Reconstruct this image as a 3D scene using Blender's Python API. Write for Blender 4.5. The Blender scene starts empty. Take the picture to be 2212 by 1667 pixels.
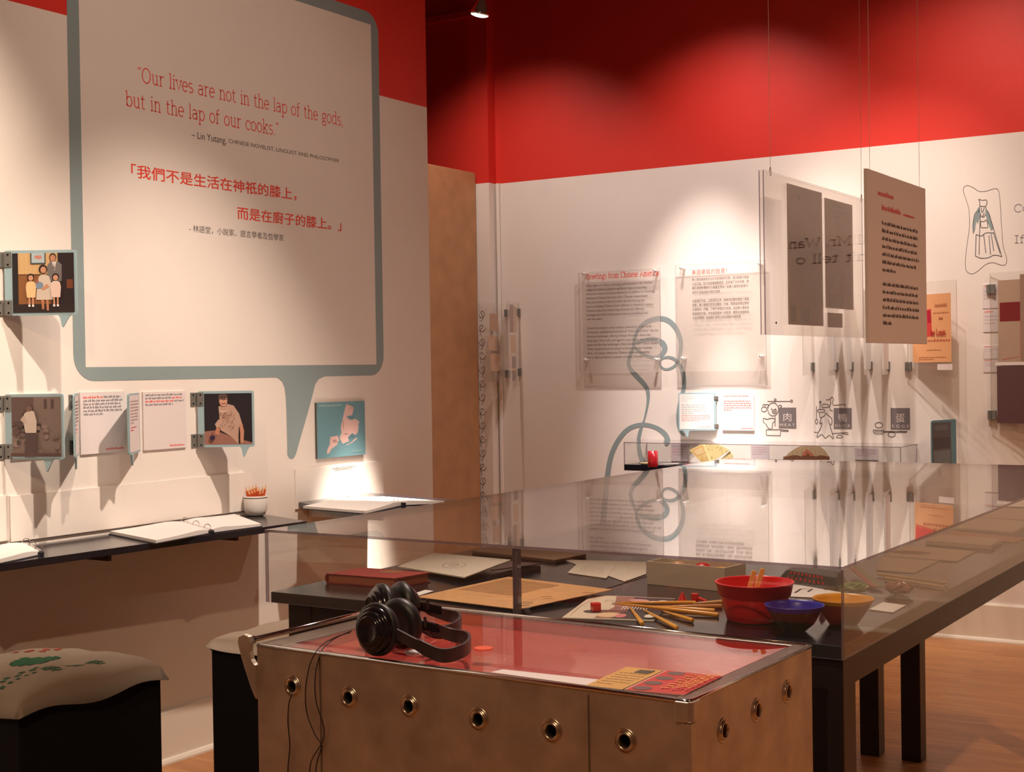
import bpy, math, random
from mathutils import Vector as V, Matrix
rnd = random.Random(7)
sc = bpy.context.scene
C = sc.collection
PI = math.pi

# ------------------------------------------------------------------ camera
IW, IH = 2212, 1667
YAW, PIT, ROL, FPX = .5642, -.0123, -.0154, 2.7309*1106
FW = V((-math.sin(YAW)*math.cos(PIT), math.cos(YAW)*math.cos(PIT), math.sin(PIT)))
_r0 = V((math.cos(YAW), math.sin(YAW), 0)); _u0 = _r0.cross(FW)
RT = math.cos(ROL)*_r0 + math.sin(ROL)*_u0
UP = -math.sin(ROL)*_r0 + math.cos(ROL)*_u0
EYE = V((0, 0, 1.5))
cam = bpy.data.cameras.new('camera'); cam_o = bpy.data.objects.new('camera', cam); C.objects.link(cam_o)
cam.sensor_width = 36; cam.lens = 36*FPX/IW; cam.clip_start = .05; cam.clip_end = 60
cam_o.matrix_world = Matrix(((RT.x, UP.x, -FW.x, EYE.x), (RT.y, UP.y, -FW.y, EYE.y), (RT.z, UP.z, -FW.z, EYE.z), (0, 0, 0, 1)))
sc.camera = cam_o

# ------------------------------------------------------------------ world, exposure, room lights and added fills
sc.view_settings.view_transform = 'Standard'; sc.view_settings.look = 'None'
sc.view_settings.gamma = 1; sc.view_settings.exposure = 0.2
sc.cycles.use_denoising = True
sc.cycles.max_bounces = 10; sc.cycles.transparent_max_bounces = 40
sc.cycles.sample_clamp_indirect = 4
w = bpy.data.worlds.new('world'); sc.world = w; w.use_nodes = True
w.node_tree.nodes['Background'].inputs[0].default_value = (1, .72, .5, 1)
w.node_tree.nodes['Background'].inputs[1].default_value = .02

def spot(loc, target, watts, deg, blend=.6, col=(1, .80, .62), r=.035, name='spot_light'):
    l = bpy.data.lights.new(name, 'SPOT'); l.energy = watts; l.color = col
    l.spot_size = math.radians(deg); l.spot_blend = blend; l.shadow_soft_size = r
    o = bpy.data.objects.new(name, l); C.objects.link(o); o.location = loc
    o.rotation_euler = (V(target)-V(loc)).to_track_quat('-Z', 'Y').to_euler()
    return o
# lights on the speech-bubble wall
spot((-2.15, 2.45, 3.80), (-4.02, 2.40, 1.85), 520, 50, 1, (1, .82, .65))
spot((-2.15, 3.70, 3.80), (-4.02, 3.85, 0.72), 400, 48, 1, (1, .81, .66))
spot((-1.20, 2.60, 3.95), (-4.02, 4.05, 2.62), 120, 50, 1, (1, .80, .64), .12)  # added wide soft fill, evens out the light on the bubble
# track along the back wall
spot((-3.15, 6.75, 3.85), (-3.40, 7.67, 1.3), 85, 100, 1, (1, .82, .75))
spot((-3.35, 6.75, 3.85), (-3.52, 7.67, 1.10), 460, 36, 1, (1, .86, .80))
spot((-3.2, 6.6, 3.85), (-3.36, 7.67, 1.05), 600, 12, 1, (1, .88, .82))
spot((-4.55, 6.6, 3.85), (-4.75, 7.6, 1.3), 80, 100, 1, (1, .80, .70))
spot((-2.75, 6.7, 3.85), (-2.75, 7.67, 1.2), 190, 40, 1, (1, .85, .76))
spot((-2.0, 6.4, 3.85), (-2.5, 7.67, 1.5), 150, 60, 1, (1, .82, .70))
spot((-1.75, 6.6, 3.85), (-1.95, 7.67, 1.5), 70, 110, 1, (1, .80, .67))
spot((-0.2, 6.6, 3.85), (-0.3, 7.67, 1.5), 85, 120, 1, (1, .79, .65))
# over the tables, then added fills from the rest of the room
spot((-1.95, 3.5, 3.9), (-1.5, 2.35, .95), 330, 46, 1, (1, .80, .66))
spot((0.9, 3.2, 3.9), (1.0, 5.2, 0), 300, 110, 1, (1, .64, .36))  # added orange fill for the floor and its bounce
spot((1.2, 3.9, 3.9), (-1.5, 4.7, 1.9), 75, 40, 1, (1, .78, .62))  # added to brighten the right-hand faces of the hanging boards
spot((-0.6, -0.6, 3.9), (-1.3, 1.8, .8), 215, 120, 1, (1, .69, .43))  # added warm fill from behind the camera, lifts the steel cart

# ------------------------------------------------------------------ pixel rays of the survey
def ray(x, y): return FW + RT*((x-IW/2)/FPX) - UP*((y-IH/2)/FPX)
def AX(x, y, X): d = ray(x, y); return EYE + d*((X-EYE.x)/d.x)
def AY(x, y, Y): d = ray(x, y); return EYE + d*((Y-EYE.y)/d.y)
def AZ(x, y, Z): d = ray(x, y); return EYE + d*((Z-EYE.z)/d.z)
def AD(x, y, D): return EYE + ray(x, y)*D
def px_of(p): v = V(p)-EYE; d = v.dot(FW); return (IW/2+FPX*v.dot(RT)/d, IH/2-FPX*v.dot(UP)/d, d)
XL, YB, YS = -4.025, 7.677, 7.59         # left wall face, back wall face, its nearer return
ZT = .967                                 # table top
def LW(x, y, h=.001): return AX(x, y, XL+h)
def BW(x, y, h=.001): return AY(x, y, YB-h)
X_, Y_, Z_ = V((1, 0, 0)), V((0, 1, 0)), V((0, 0, 1))

# ------------------------------------------------------------------ materials
MATS = {}
def lin(c): return tuple((x/12.92 if x <= .04045 else ((x+.055)/1.055)**2.4) for x in c)
def mat(name, col, rough=.6, metal=0., spec=.5, noise=None, emit=None, coat=0, bump=None):
    if name in MATS: return MATS[name]
    m = bpy.data.materials.new(name); m.use_nodes = True; nt = m.node_tree
    b = nt.nodes['Principled BSDF']
    b.inputs['Base Color'].default_value = (*col, 1); b.inputs['Roughness'].default_value = rough
    b.inputs['Metallic'].default_value = metal; b.inputs['Specular IOR Level'].default_value = spec
    if coat: b.inputs['Coat Weight'].default_value = coat; b.inputs['Coat Roughness'].default_value = .03
    if emit: b.inputs['Emission Color'].default_value = (*emit[0], 1); b.inputs['Emission Strength'].default_value = emit[1]
    if noise or bump:
        tc = nt.nodes.new('ShaderNodeTexCoord'); n = nt.nodes.new('ShaderNodeTexNoise')
        sca = (noise or bump)[0]; n.inputs['Scale'].default_value = sca; n.inputs['Detail'].default_value = 5
        nt.links.new(tc.outputs['Object'], n.inputs['Vector'])
        if noise:
            mp = nt.nodes.new('ShaderNodeMapRange'); mp.inputs[1].default_value = .3; mp.inputs[2].default_value = .7
            mp.inputs[3].default_value = 1-noise[1]; mp.inputs[4].default_value = 1+noise[1]
            mx = nt.nodes.new('ShaderNodeMix'); mx.data_type = 'RGBA'; mx.blend_type = 'MULTIPLY'; mx.inputs[0].default_value = 1
            mx.inputs[6].default_value = (*col, 1)
            nt.links.new(n.outputs[0], mp.inputs[0]); nt.links.new(mp.outputs[0], mx.inputs[7]); nt.links.new(mx.outputs[2], b.inputs['Base Color'])
        if bump:
            bp = nt.nodes.new('ShaderNodeBump'); bp.inputs['Strength'].default_value = bump[1]; bp.inputs['Distance'].default_value = .01
            nt.links.new(n.outputs[0], bp.inputs['Height']); nt.links.new(bp.outputs[0], b.inputs['Normal'])
    MATS[name] = m
    return m
def rgb(r, g, b, rough=.6, **k):
    return mat('paint_%03d_%03d_%03d_%02d' % (r, g, b, int(rough*10)), lin((r/255, g/255, b/255)), rough, **k)
def clear(name, tint=(1, 1, 1), haze=0., ior=1.49, hazecol=(.8, .78, .75)):
    """clear acrylic: straight-through transmission plus a true Fresnel reflection on each face"""
    if name in MATS: return MATS[name]
    m = bpy.data.materials.new(name); m.use_nodes = True; nt = m.node_tree; nt.nodes.clear()
    out = nt.nodes.new('ShaderNodeOutputMaterial'); tr = nt.nodes.new('ShaderNodeBsdfTransparent'); tr.inputs[0].default_value = (*tint, 1)
    gl = nt.nodes.new('ShaderNodeBsdfGlossy'); gl.inputs['Roughness'].default_value = 0.0; gl.inputs[0].default_value = (1, 1, 1, 1)
    geo = nt.nodes.new('ShaderNodeNewGeometry'); mr = nt.nodes.new('ShaderNodeMapRange')
    mr.inputs[3].default_value = ior; mr.inputs[4].default_value = 1/ior
    fr = nt.nodes.new('ShaderNodeFresnel'); mx = nt.nodes.new('ShaderNodeMixShader')
    L = nt.links.new
    L(geo.outputs['Backfacing'], mr.inputs[0]); L(mr.outputs[0], fr.inputs['IOR']); L(fr.outputs[0], mx.inputs[0])
    src = tr.outputs[0]
    if haze:
        df = nt.nodes.new('ShaderNodeBsdfDiffuse'); df.inputs[0].default_value = (*hazecol, 1)
        m2 = nt.nodes.new('ShaderNodeMixShader'); m2.inputs[0].default_value = haze
        L(tr.outputs[0], m2.inputs[1]); L(df.outputs[0], m2.inputs[2]); src = m2.outputs[0]
    L(src, mx.inputs[1]); L(gl.outputs[0], mx.inputs[2]); L(mx.outputs[0], out.inputs[0])
    MATS[name] = m
    return m
ACR = clear('clear_acrylic', (.985, .985, .98), .006)
ACE = clear('acrylic_edge', (.55, .50, .55), .45, hazecol=(.30, .25, .29))
ACP = clear('acrylic_page', (.985, .98, .97), .008)
ACF = clear('acrylic_brightened', (.985, .98, .97), .16, hazecol=(.86, .80, .76))  # clear panel with white haze mixed in to lift it to wall brightness
ACL = clear('acrylic_light_edge', (.8, .78, .76), .5, hazecol=(.70, .64, .61))
WHITE = mat('wall_white', (.80, .735, .685), .75, noise=(3, .015))
RED = mat('wall_red', (.68, .030, .018), .55, noise=(4, .03))
BLUE = mat('bubble_grey_blue', (.245, .315, .325), .65)
FLAPB = mat('flap_pale_blue', (.33, .47, .52), .45)
BLACK = mat('black_laminate', (.012, .011, .016), .16, noise=(25, .1))
BLACKM = mat('black_paint', (.005, .0045, .007), .85, 0, .25)
STEEL = mat('brushed_steel', (.70, .62, .52), .48, 1., noise=(14, .16))
RINGM = mat('ring_steel', (.66, .56, .44), .30, 1.)
CHROME = mat('chrome', (.80, .79, .80), .12, 1.)
GREYM = mat('hinge_metal', (.20, .195, .18), .4, .25)
PAPER = mat('white_paper', (.80, .76, .74), .8)
PINKP = mat('pinkish_card', (.74, .66, .66), .7)
INK = mat('dark_ink', (.045, .035, .035), .7)
INKR = mat('red_ink', (.80, .06, .035), .6)
INKG = mat('grey_ink', (.16, .15, .17), .7)
WOODP = mat('plywood', (.47, .245, .115), .6, noise=(9, .10))
BAM = mat('pale_bamboo', (.62, .43, .20), .5)

# ------------------------------------------------------------------ mesh builder
class M:
    def __init__(s): s.v, s.f, s.m = [], [], []
    def add(s, vs, fs, m=0):
        o = len(s.v); s.v += [V(p) for p in vs]
        for f in fs: s.f.append([i+o for i in f]); s.m.append(m)
        return s
    def poly(s, pts, m=0): return s.add(pts, [list(range(len(pts)))], m)
    def prism(s, pts, vec, m=0, me=None):
        n = len(pts); vec = V(vec); a = [V(p) for p in pts]
        s.add(a+[p+vec for p in a], [list(range(n))[::-1], list(range(n, 2*n))], m)
        o = len(s.v)-2*n
        for i in range(n):
            j = (i+1) % n; s.f.append([o+i, o+j, o+n+j, o+n+i]); s.m.append(m if me is None else me)
        return s
    def obox(s, c, ax, ay, az, m=0):
        c = V(c); ax, ay, az = V(ax), V(ay), V(az)
        return s.prism([c-ax-ay-az, c+ax-ay-az, c+ax+ay-az, c-ax+ay-az], az*2, m)
    def box(s, a, b, m=0):
        a, b = V(a), V(b); c = (a+b)/2; h = (b-a)/2
        return s.obox(c, X_*h.x, Y_*h.y, Z_*h.z, m)
    def tube(s, pts, r, seg=8, m=0, caps=True, close=False):
        pts = [V(p) for p in pts]; n = len(pts); rings = []
        rr = r if isinstance(r, (list, tuple)) else [r]*n
        prev = None
        for i, p in enumerate(pts):
            if close: t = pts[(i+1) % n]-pts[i-1]
            else: t = pts[min(i+1, n-1)]-pts[max(i-1, 0)]
            t.normalize()
            a = prev if prev is not None else (Z_ if abs(t.z) < .9 else X_)
            a = (a - t*a.dot(t)).normalized(); b = t.cross(a); prev = a
            rings.append([p+(a*math.cos(2*PI*k/seg)+b*math.sin(2*PI*k/seg))*rr[i] for k in range(seg)])
        vs = [q for rg in rings for q in rg]; fs = []
        for i in range(n if close else n-1):
            i2 = (i+1) % n
            for k in range(seg): fs.append([i*seg+k, i*seg+(k+1) % seg, i2*seg+(k+1) % seg, i2*seg+k])
        if caps and not close: fs += [list(range(seg))[::-1], list(range((n-1)*seg, n*seg))]
        return s.add(vs, fs, m)
    def lathe(s, prof, c, axis=Z_, seg=32, m=0, mfun=None, capends=True):
        c = V(c); axis = V(axis).normalized(); a = (X_ if abs(axis.x) < .9 else Y_); a = (a-axis*a.dot(axis)).normalized(); b = axis.cross(a)
        vs = [c+axis*h+(a*math.cos(2*PI*k/seg)+b*math.sin(2*PI*k/seg))*r for r, h in prof for k in range(seg)]
        o = len(s.v); s.v += vs
        for i in range(len(prof)-1):
            for k in range(seg):
                s.f.append([o+i*seg+k, o+i*seg+(k+1) % seg, o+(i+1)*seg+(k+1) % seg, o+(i+1)*seg+k]); s.m.append(mfun(i) if mfun else m)
        if capends:
            s.f.append([o+k for k in range(seg)][::-1]); s.m.append(mfun(0) if mfun else m)
            s.f.append([o+(len(prof)-1)*seg+k for k in range(seg)]); s.m.append(mfun(len(prof)-2) if mfun else m)
        return s
    def stroke(s, pts, wd, nrm, m=0, close=False):
        pts = [V(p) for p in pts]; n = len(pts); nrm = V(nrm)
        ws = wd if isinstance(wd, (list, tuple)) else [wd]*n
        L = []
        for i, p in enumerate(pts):
            if close: t = pts[(i+1) % n]-pts[i-1]
            else: t = pts[min(i+1, n-1)]-pts[max(i-1, 0)]
            if t.length < 1e-9: t = X_.copy()
            sd = nrm.cross(t).normalized()
            L.append((p+sd*ws[i]/2, p-sd*ws[i]/2))
        vs = [q for pr in L for q in pr]; fs = []
        for i in range(n if close else n-1):
            j = (i+1) % n; fs.append([2*i, 2*i+1, 2*j+1, 2*j])
        return s.add(vs, fs, m)
    def bbox_base(s):
        lo = V((min(p.x for p in s.v), min(p.y for p in s.v), min(p.z for p in s.v)))
        hi = V((max(p.x for p in s.v), max(p.y for p in s.v), max(p.z for p in s.v)))
        return V(((lo.x+hi.x)/2, (lo.y+hi.y)/2, lo.z))
WL = {}
def wloc(o): return WL.get(o.name, V((0, 0, 0)))
def build(mb, name, mats, parent=None, smooth=False, bevel=0, label=None, kind=None, loc=None):
    base = wloc(parent) if parent else (V(loc) if loc is not None else mb.bbox_base())
    me = bpy.data.meshes.new(name)
    me.from_pydata([tuple(p-base) for p in mb.v], [], mb.f)
    for k in (mats if isinstance(mats, (list, tuple)) else [mats]): me.materials.append(k)
    for p, k in zip(me.polygons, mb.m): p.material_index = k; p.use_smooth = smooth
    me.update()
    o = bpy.data.objects.new(name, me); C.objects.link(o)
    if parent: o.parent = parent
    else: o.location = base
    WL[o.name] = base
    if bevel:
        b = o.modifiers.new('bevel', 'BEVEL'); b.width = bevel; b.segments = 2; b.limit_method = 'ANGLE'; b.angle_limit = math.radians(40)
        b.harden_normals = False
    if label: o['label'] = label
    if kind: o['kind'] = kind
    return o
def tag(o, label, cat, group=None, kind=None):
    o['label'] = label; o['category'] = cat
    if group: o['group'] = group
    if kind: o['kind'] = kind
    return o
def thing(name, label, cat, loc, group=None):
    o = bpy.data.objects.new(name, None); C.objects.link(o); o.location = V(loc); o.empty_display_size = .05
    WL[o.name] = V(loc)
    return tag(o, label, cat, group)
def copy_tree(o, loc, label, par=None):
    c = o.copy(); C.objects.link(c)
    if par: c.parent = par
    else: c.location = V(loc); c['label'] = label; WL[c.name] = V(loc)
    for ch in list(o.children): copy_tree(ch, None, None, c)
    return c

# ------------------------------------------------------------------ writing
def font_polys(s, spacing=1.0, bold=0.):
    cu = bpy.data.curves.new('t', 'FONT'); cu.body = s; cu.size = 1; cu.space_character = spacing; cu.resolution_u = 3; cu.offset = bold
    ob = bpy.data.objects.new('t', cu)
    me = bpy.data.meshes.new_from_object(ob)
    vs = [(p.co.x, p.co.y) for p in me.vertices]; fs = [list(p.vertices) for p in me.polygons]
    bpy.data.objects.remove(ob); bpy.data.curves.remove(cu); bpy.data.meshes.remove(me)
    return vs, fs
def put_text(mb, s, p0, eu, ev, height, width=None, m=0, spacing=1.0, polys=None, bold=0.):
    """baseline starts at p0; height = em size; width = fitted line width"""
    vs, fs = polys or font_polys(s, spacing, bold)
    if not vs: return
    x0 = min(v[0] for v in vs); x1 = max(v[0] for v in vs)
    sx = (width/(x1-x0)) if width else height
    mb.add([V(p0)+V(eu)*((x-x0)*sx)+V(ev)*(y*height) for x, y in vs], fs, m)
# a hand-drawn light slab serif: centre lines, x-height 1, ascender 1.5
def arc(cx, cy, rx, ry, a0, a1, n=10): return [(cx+rx*math.cos(math.radians(a0+(a1-a0)*i/n)), cy+ry*math.sin(math.radians(a0+(a1-a0)*i/n))) for i in range(n+1)]
def G():
    g = {}; sr = .13
    def se(x, y, l=1, r=1): return [(x-sr*l, y), (x+sr*r, y)]
    g['l'] = (.34, [[(.15, 0), (.15, 1.5)], se(.15, 0), se(.15, 1.5, 1, 0)])
    g['i'] = (.34, [[(.15, 0), (.15, 1)], se(.15, 0), se(.15, 1, 1, 0), [(.11, 1.36), (.20, 1.36)], [(.11, 1.41), (.20, 1.41)]])
    g['o'] = (.68, [arc(.31, .5, .27, .5, 0, 360, 20)])
    g['c'] = (.60, [arc(.31, .5, .27, .5, 42, 318, 16), [(.52, .82), (.52, .66)]])
    g['e'] = (.64, [[(.05, .53), (.56, .53)]+arc(.31, .5, .26, .5, 5, 318, 16)])
    g['n'] = (.74, [[(.15, 0), (.15, 1)], se(.15, 0), se(.15, 1, 1, 0), [(.15, .70)]+arc(.35, .70, .20, .30, 150, 0)+[(.55, 0)], se(.55, 0)])
    g['h'] = (.74, [[(.15, 0), (.15, 1.5)], se(.15, 0), se(.15, 1.5, 1, 0), [(.15, .70)]+arc(.35, .70, .20, .30, 150, 0)+[(.55, 0)], se(.55, 0)])
    g['m'] = (1.10, [[(.15, 0), (.15, 1)], se(.15, 0), se(.15, 1, 1, 0), [(.15, .70)]+arc(.33, .70, .18, .30, 150, 0)+[(.51, 0)], se(.51, 0), [(.51, .70)]+arc(.70, .70, .19, .30, 150, 0)+[(.89, 0)], se(.89, 0)])
    g['u'] = (.74, [[(.15, 1), (.15, .30)]+arc(.34, .30, .19, .30, 180, 330), [(.54, 1), (.54, 0)], se(.15, 1, 1, 0), se(.54, 1, 1, 0), se(.54, 0, 0, 1)])
    g['r'] = (.54, [[(.15, 0), (.15, 1)], se(.15, 0), se(.15, 1, 1, 0), [(.15, .66)]+arc(.36, .66, .21, .34, 160, 55)])
    g['v'] = (.64, [[(.06, 1), (.31, 0), (.56, 1)], se(.08, 1), se(.54, 1)])
    g['s'] = (.56, [arc(.27, .755, .20, .245, 35, 270, 10)+arc(.27, .255, .21, .255, 90, -145, 10)])
    g['a'] = (.66, [arc(.29, .70, .21, .30, 150, 0)+[(.50, .10)]+arc(.57, .10, .07, .10, 180, 270, 4), arc(.28, .29, .22, .29, 60, 300, 14)+[(.5, .25)], [(.28, .58), (.5, .60)]])
    g['t'] = (.48, [[(.17, 1.36), (.17, .22)]+arc(.32, .22, .15, .22, 180, 300, 8), [(.02, 1), (.38, 1)]])
    g['f'] = (.46, [[(.17, 0), (.17, 1.22)]+arc(.34, 1.22, .17, .28, 180, 70, 8), [(.02, 1), (.40, 1)], se(.17, 0)])
    g['p'] = (.72, [[(.15, -.45), (.15, 1)], se(.15, -.45), se(.15, 1, 1, 0), arc(.38, .5, .25, .5, 155, -155, 18)])
    g['b'] = (.72, [[(.15, 0), (.15, 1.5)], se(.15, 1.5, 1, 0), arc(.38, .5, .25, .5, 155, -155, 18)])
    g['d'] = (.74, [[(.55, 0), (.55, 1.5)], se(.55, 0, 0, 1), se(.55, 1.5, 1, 0), arc(.32, .5, .26, .5, 25, 335, 18)])
    g['k'] = (.72, [[(.15, 0), (.15, 1.5)], se(.15, 0), se(.15, 1.5, 1, 0), [(.15, .38), (.50, 1)], [(.28, .60), (.55, 0)], se(.52, 1), se(.56, 0)])
    g['g'] = (.66, [arc(.29, .67, .21, .33, 0, 360, 16), [(.42, .93), (.62, .97)], arc(.30, -.18, .25, .26, 0, 360, 16), [(.16, .42), (.12, .20), (.2, .08), (.42, .06)]])
    g['y'] = (.64, [[(.06, 1), (.31, 0)], [(.56, 1), (.22, -.42), (.06, -.42)], se(.08, 1), se(.54, 1)])
    g['w'] = (.94, [[(.06, 1), (.26, 0), (.46, 1), (.66, 0), (.86, 1)], se(.08, 1), se(.46, 1), se(.84, 1)])
    g['O'] = (.96, [arc(.45, .72, .39, .75, 0, 360, 24)])
    g['L'] = (.82, [[(.15, 1.46), (.15, 0), (.70, 0), (.70, .34)], se(.15, 1.46), se(.12, 0, 1, 0)])
    g['G'] = (.96, [arc(.46, .72, .39, .75, 45, 330, 20)+[(.84, .62)], [(.55, .66), (.95, .66)], [(.76, 1.28), (.76, 1.0)]])
    g['C'] = (.90, [arc(.46, .72, .39, .75, 45, 315, 20), [(.76, 1.28), (.76, .98)]])
    g['A'] = (.98, [[(.08, 0), (.47, 1.46), (.86, 0)], [(.23, .52), (.71, .52)], se(.1, 0), se(.84, 0)])
    g['I'] = (.46, [[(.2, 0), (.2, 1.46)], se(.2, 0, 1.3, 1.3), se(.2, 1.46, 1.3, 1.3)])
    g['M'] = (1.16, [[(.15, 0), (.15, 1.46), (.54, .3), (.93, 1.46), (.93, 0)], se(.15, 0), se(.93, 0), se(.12, 1.46, 1, 0), se(.96, 1.46, 0, 1)])
    g['W'] = (1.2, [[(.06, 1.46), (.32, 0), (.58, 1.3), (.84, 0), (1.1, 1.46)], se(.08, 1.46), se(1.08, 1.46)])
    g['.'] = (.28, [[(.09, .05), (.19, .05)]]); g[','] = (.28, [[(.14, .08), (.14, -.05), (.08, -.22)]])
    g["'"] = (.24, [[(.12, 1.5), (.10, 1.2)]])
    g['“'] = (.42, [[(.12, 1.2), (.10, 1.32), (.17, 1.46)], [(.28, 1.2), (.26, 1.32), (.33, 1.46)]])
    g['”'] = (.42, [[(.15, 1.46), (.16, 1.34), (.08, 1.2)], [(.31, 1.46), (.32, 1.34), (.24, 1.2)]])
    g[' '] = (.46, [])
    return g
GL = G()
def slab(mb, s, p0, eu, ev, nrm, width, xh, wt=.10, m=0):
    tot = sum(GL[c][0] for c in s); sx = width/tot; x = 0
    for c in s:
        adv, st = GL[c]
        for ln in st:
            mb.stroke([V(p0)+V(eu)*((x+a)*sx)+V(ev)*(b*xh) for a, b in ln], wt*xh, nrm, m)
        x += adv
def bars(mb, p0, eu, ev, width, lines, lh, th, m=0, last=.5, red=None):
    """rows of word-long dashes where the print is too small to read"""
    for i in range(lines):
        x = 0; wmax = width*(last if i == lines-1 else rnd.uniform(.92, 1)); b = V(p0)-V(ev)*(i*lh)
        while x < wmax-1e-5:
            wl = min(rnd.uniform(.03, .11)*width+.002, wmax-x); mm = m
            if red and red(i, x/width): mm = m+1
            # each word is a row of tiny letter strokes
            nl = max(2, int(wl/(th*.75))); lw = wl/nl
            for k in range(nl):
                hh = th*(1.0 if rnd.random() < .7 else 1.45)
                q = b+V(eu)*(x+k*lw)
                mb.add([q, q+V(eu)*lw*.66, q+V(eu)*lw*.66+V(ev)*hh, q+V(ev)*hh], [[0, 1, 2, 3]], mm)
            x += wl+width*.018
class Canvas:
    """a flat picture on the quad p00 p10 p11 p01 (p00 top-left, v downwards)"""
    def __init__(s, tl, tr, br, bl, nrm): s.q = [V(tl), V(tr), V(br), V(bl)]; s.n = V(nrm).normalized(); s.mb = M(); s.mats = []; s.k = 0
    def pt(s, u, v, h=0.):
        a, b, c, d = s.q
        return (a*(1-u)+b*u)*(1-v)+(d*(1-u)+c*u)*v + s.n*(h)
    def _m(s, col):
        m = col if isinstance(col, bpy.types.Material) else rgb(*col)
        if m not in s.mats: s.mats.append(m)
        return s.mats.index(m)
    def poly(s, pts, col):
        s.k += 1; h = .00012*s.k; s.mb.poly([s.pt(u, v, h) for u, v in pts], s._m(col)); return s
    def rect(s, u0, v0, u1, v1, col): return s.poly([(u0, v0), (u0, v1), (u1, v1), (u1, v0)], col)
    def ell(s, cu, cv, ru, rv, col, n=18): return s.poly([(cu+ru*math.cos(2*PI*i/n), cv-rv*math.sin(2*PI*i/n)) for i in range(n)][::1], col)
    def line(s, pts, wd, col, close=False):
        s.k += 1; h = .00012*s.k; s.mb.stroke([s.pt(u, v, h) for u, v in pts], wd, s.n, s._m(col), close); return s
    def bars(s, u0, v0, u1, lines, lh, th, col, red=None, last=.5):
        s.k += 1; a = s.pt(u0, v0, .00012*s.k); b = s.pt(u1, v0, .00012*s.k); d = s.pt(u0, v0+1e-3, .00012*s.k)
        i = s._m(col); j = s._m(INKR) if red else i
        t = M(); H = (s.q[3]-s.q[0]).length
        bars(t, a, (b-a).normalized(), (a-d).normalized(), (b-a).length, lines, lh*H, th*H, 0, last, red)
        s.mb.add(t.v, [], 0); o = len(s.mb.v)-len(t.v)
        for f, k in zip(t.f, t.m): s.mb.f.append([x+o for x in f]); s.mb.m.append(i if k == 0 else j)
        return s
    def text(s, st, u, v, wd, em, col, spacing=1.0):
        s.k += 1; a = s.pt(u, v, .00012*s.k); b = s.pt(u+.01, v, .00012*s.k); d = s.pt(u, v-.01, .00012*s.k)
        W = (s.q[1]-s.q[0]).length; H = (s.q[3]-s.q[0]).length
        put_text(s.mb, st, a, (b-a).normalized(), (d-a).normalized(), em*H, wd*W, s._m(col), spacing); return s
    def build(s, name, parent, **k): return build(s.mb, name, s.mats, parent, **k)
def smooth_path(pts, n=6):
    out = []
    for i in range(len(pts)-1):
        p0, p1, p2, p3 = pts[max(i-1, 0)], pts[i], pts[i+1], pts[min(i+2, len(pts)-1)]
        for k in range(n):
            t = k/n
            out.append(tuple(.5*((2*p1[j])+(-p0[j]+p2[j])*t+(2*p0[j]-5*p1[j]+4*p2[j]-p3[j])*t*t+(-p0[j]+3*p1[j]-3*p2[j]+p3[j])*t**3) for j in range(len(p1))))
    out.append(tuple(pts[-1])); return out

# ================================================================== THE SETTING
ZRL, ZRB, ZC = 2.792, 2.706, 4.3
def floor_mat():
    m = bpy.data.materials.new('floor_planks'); m.use_nodes = True; nt = m.node_tree; b = nt.nodes['Principled BSDF']; L = nt.links.new
    tc = nt.nodes.new('ShaderNodeTexCoord'); br = nt.nodes.new('ShaderNodeTexBrick')
    br.inputs['Scale'].default_value = 1; br.inputs['Brick Width'].default_value = 1.2; br.inputs['Row Height'].default_value = .057
    br.inputs['Mortar Size'].default_value = .0008; br.inputs['Color1'].default_value = (.40, .155, .048, 1); br.inputs['Color2'].default_value = (.50, .215, .072, 1)
    br.inputs['Mortar'].default_value = (.15, .06, .02, 1); br.offset = .37
    mp = nt.nodes.new('ShaderNodeMapping'); mp.inputs['Scale'].default_value = (1.5, 22, 1); n = nt.nodes.new('ShaderNodeTexNoise'); n.inputs['Scale'].default_value = 3; n.inputs['Detail'].default_value = 6
    mr = nt.nodes.new('ShaderNodeMapRange'); mr.inputs[1].default_value = .3; mr.inputs[2].default_value = .7; mr.inputs[3].default_value = .78; mr.inputs[4].default_value = 1.18
    mx = nt.nodes.new('ShaderNodeMix'); mx.data_type = 'RGBA'; mx.blend_type = 'MULTIPLY'; mx.inputs[0].default_value = 1
    L(tc.outputs['Object'], br.inputs['Vector']); L(tc.outputs['Object'], mp.inputs[0]); L(mp.outputs[0], n.inputs['Vector']); L(n.outputs[0], mr.inputs[0])
    L(br.outputs[0], mx.inputs[6]); L(mr.outputs[0], mx.inputs[7]); L(mx.outputs[2], b.inputs['Base Color']); b.inputs['Roughness'].default_value = .32
    return m
def struct(mb, name, mats, parent=None, label=None):
    return build(mb, name, mats, parent, kind='structure', label=label)
struct(M().box((-6.62, -2.62, -.1), (3.12, 7.80, 0)), 'floor', floor_mat())
struct(M().box((-6.62, -2.62, ZC), (3.12, 7.80, ZC+.1)), 'ceiling', mat('ceiling_dark', (.10, .06, .05), .9))
def wall(name, a, b, zr):
    a, b = V(a), V(b); mb = M().box((a.x, a.y, 0), (b.x, b.y, zr), 0); mb.box((a.x, a.y, zr), (b.x, b.y, ZC), 1)
    return struct(mb, name, [WHITE, RED])
wall('wall_left', (XL-.13, -2.5, 0), (XL, 5.616, 0), ZRL)
wb = M()
for z0, z1, k in ((0, ZRB, 0), (ZRB, ZC, 1)):
    wb.prism([(-6.5, YS, z0), (-4.957, YS, z0), (-4.957, YB, z0), (3, YB, z0), (3, 7.8, z0), (-6.5, 7.8, z0)], (0, 0, z1-z0), k)
struct(wb, 'wall_back', [WHITE, RED])
wall('wall_right', (3, -2.5, 0), (3.12, 7.8, 0), ZRB)
wall('wall_rear', (-6.5, -2.62, 0), (3.12, -2.5, 0), ZRB)
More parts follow.
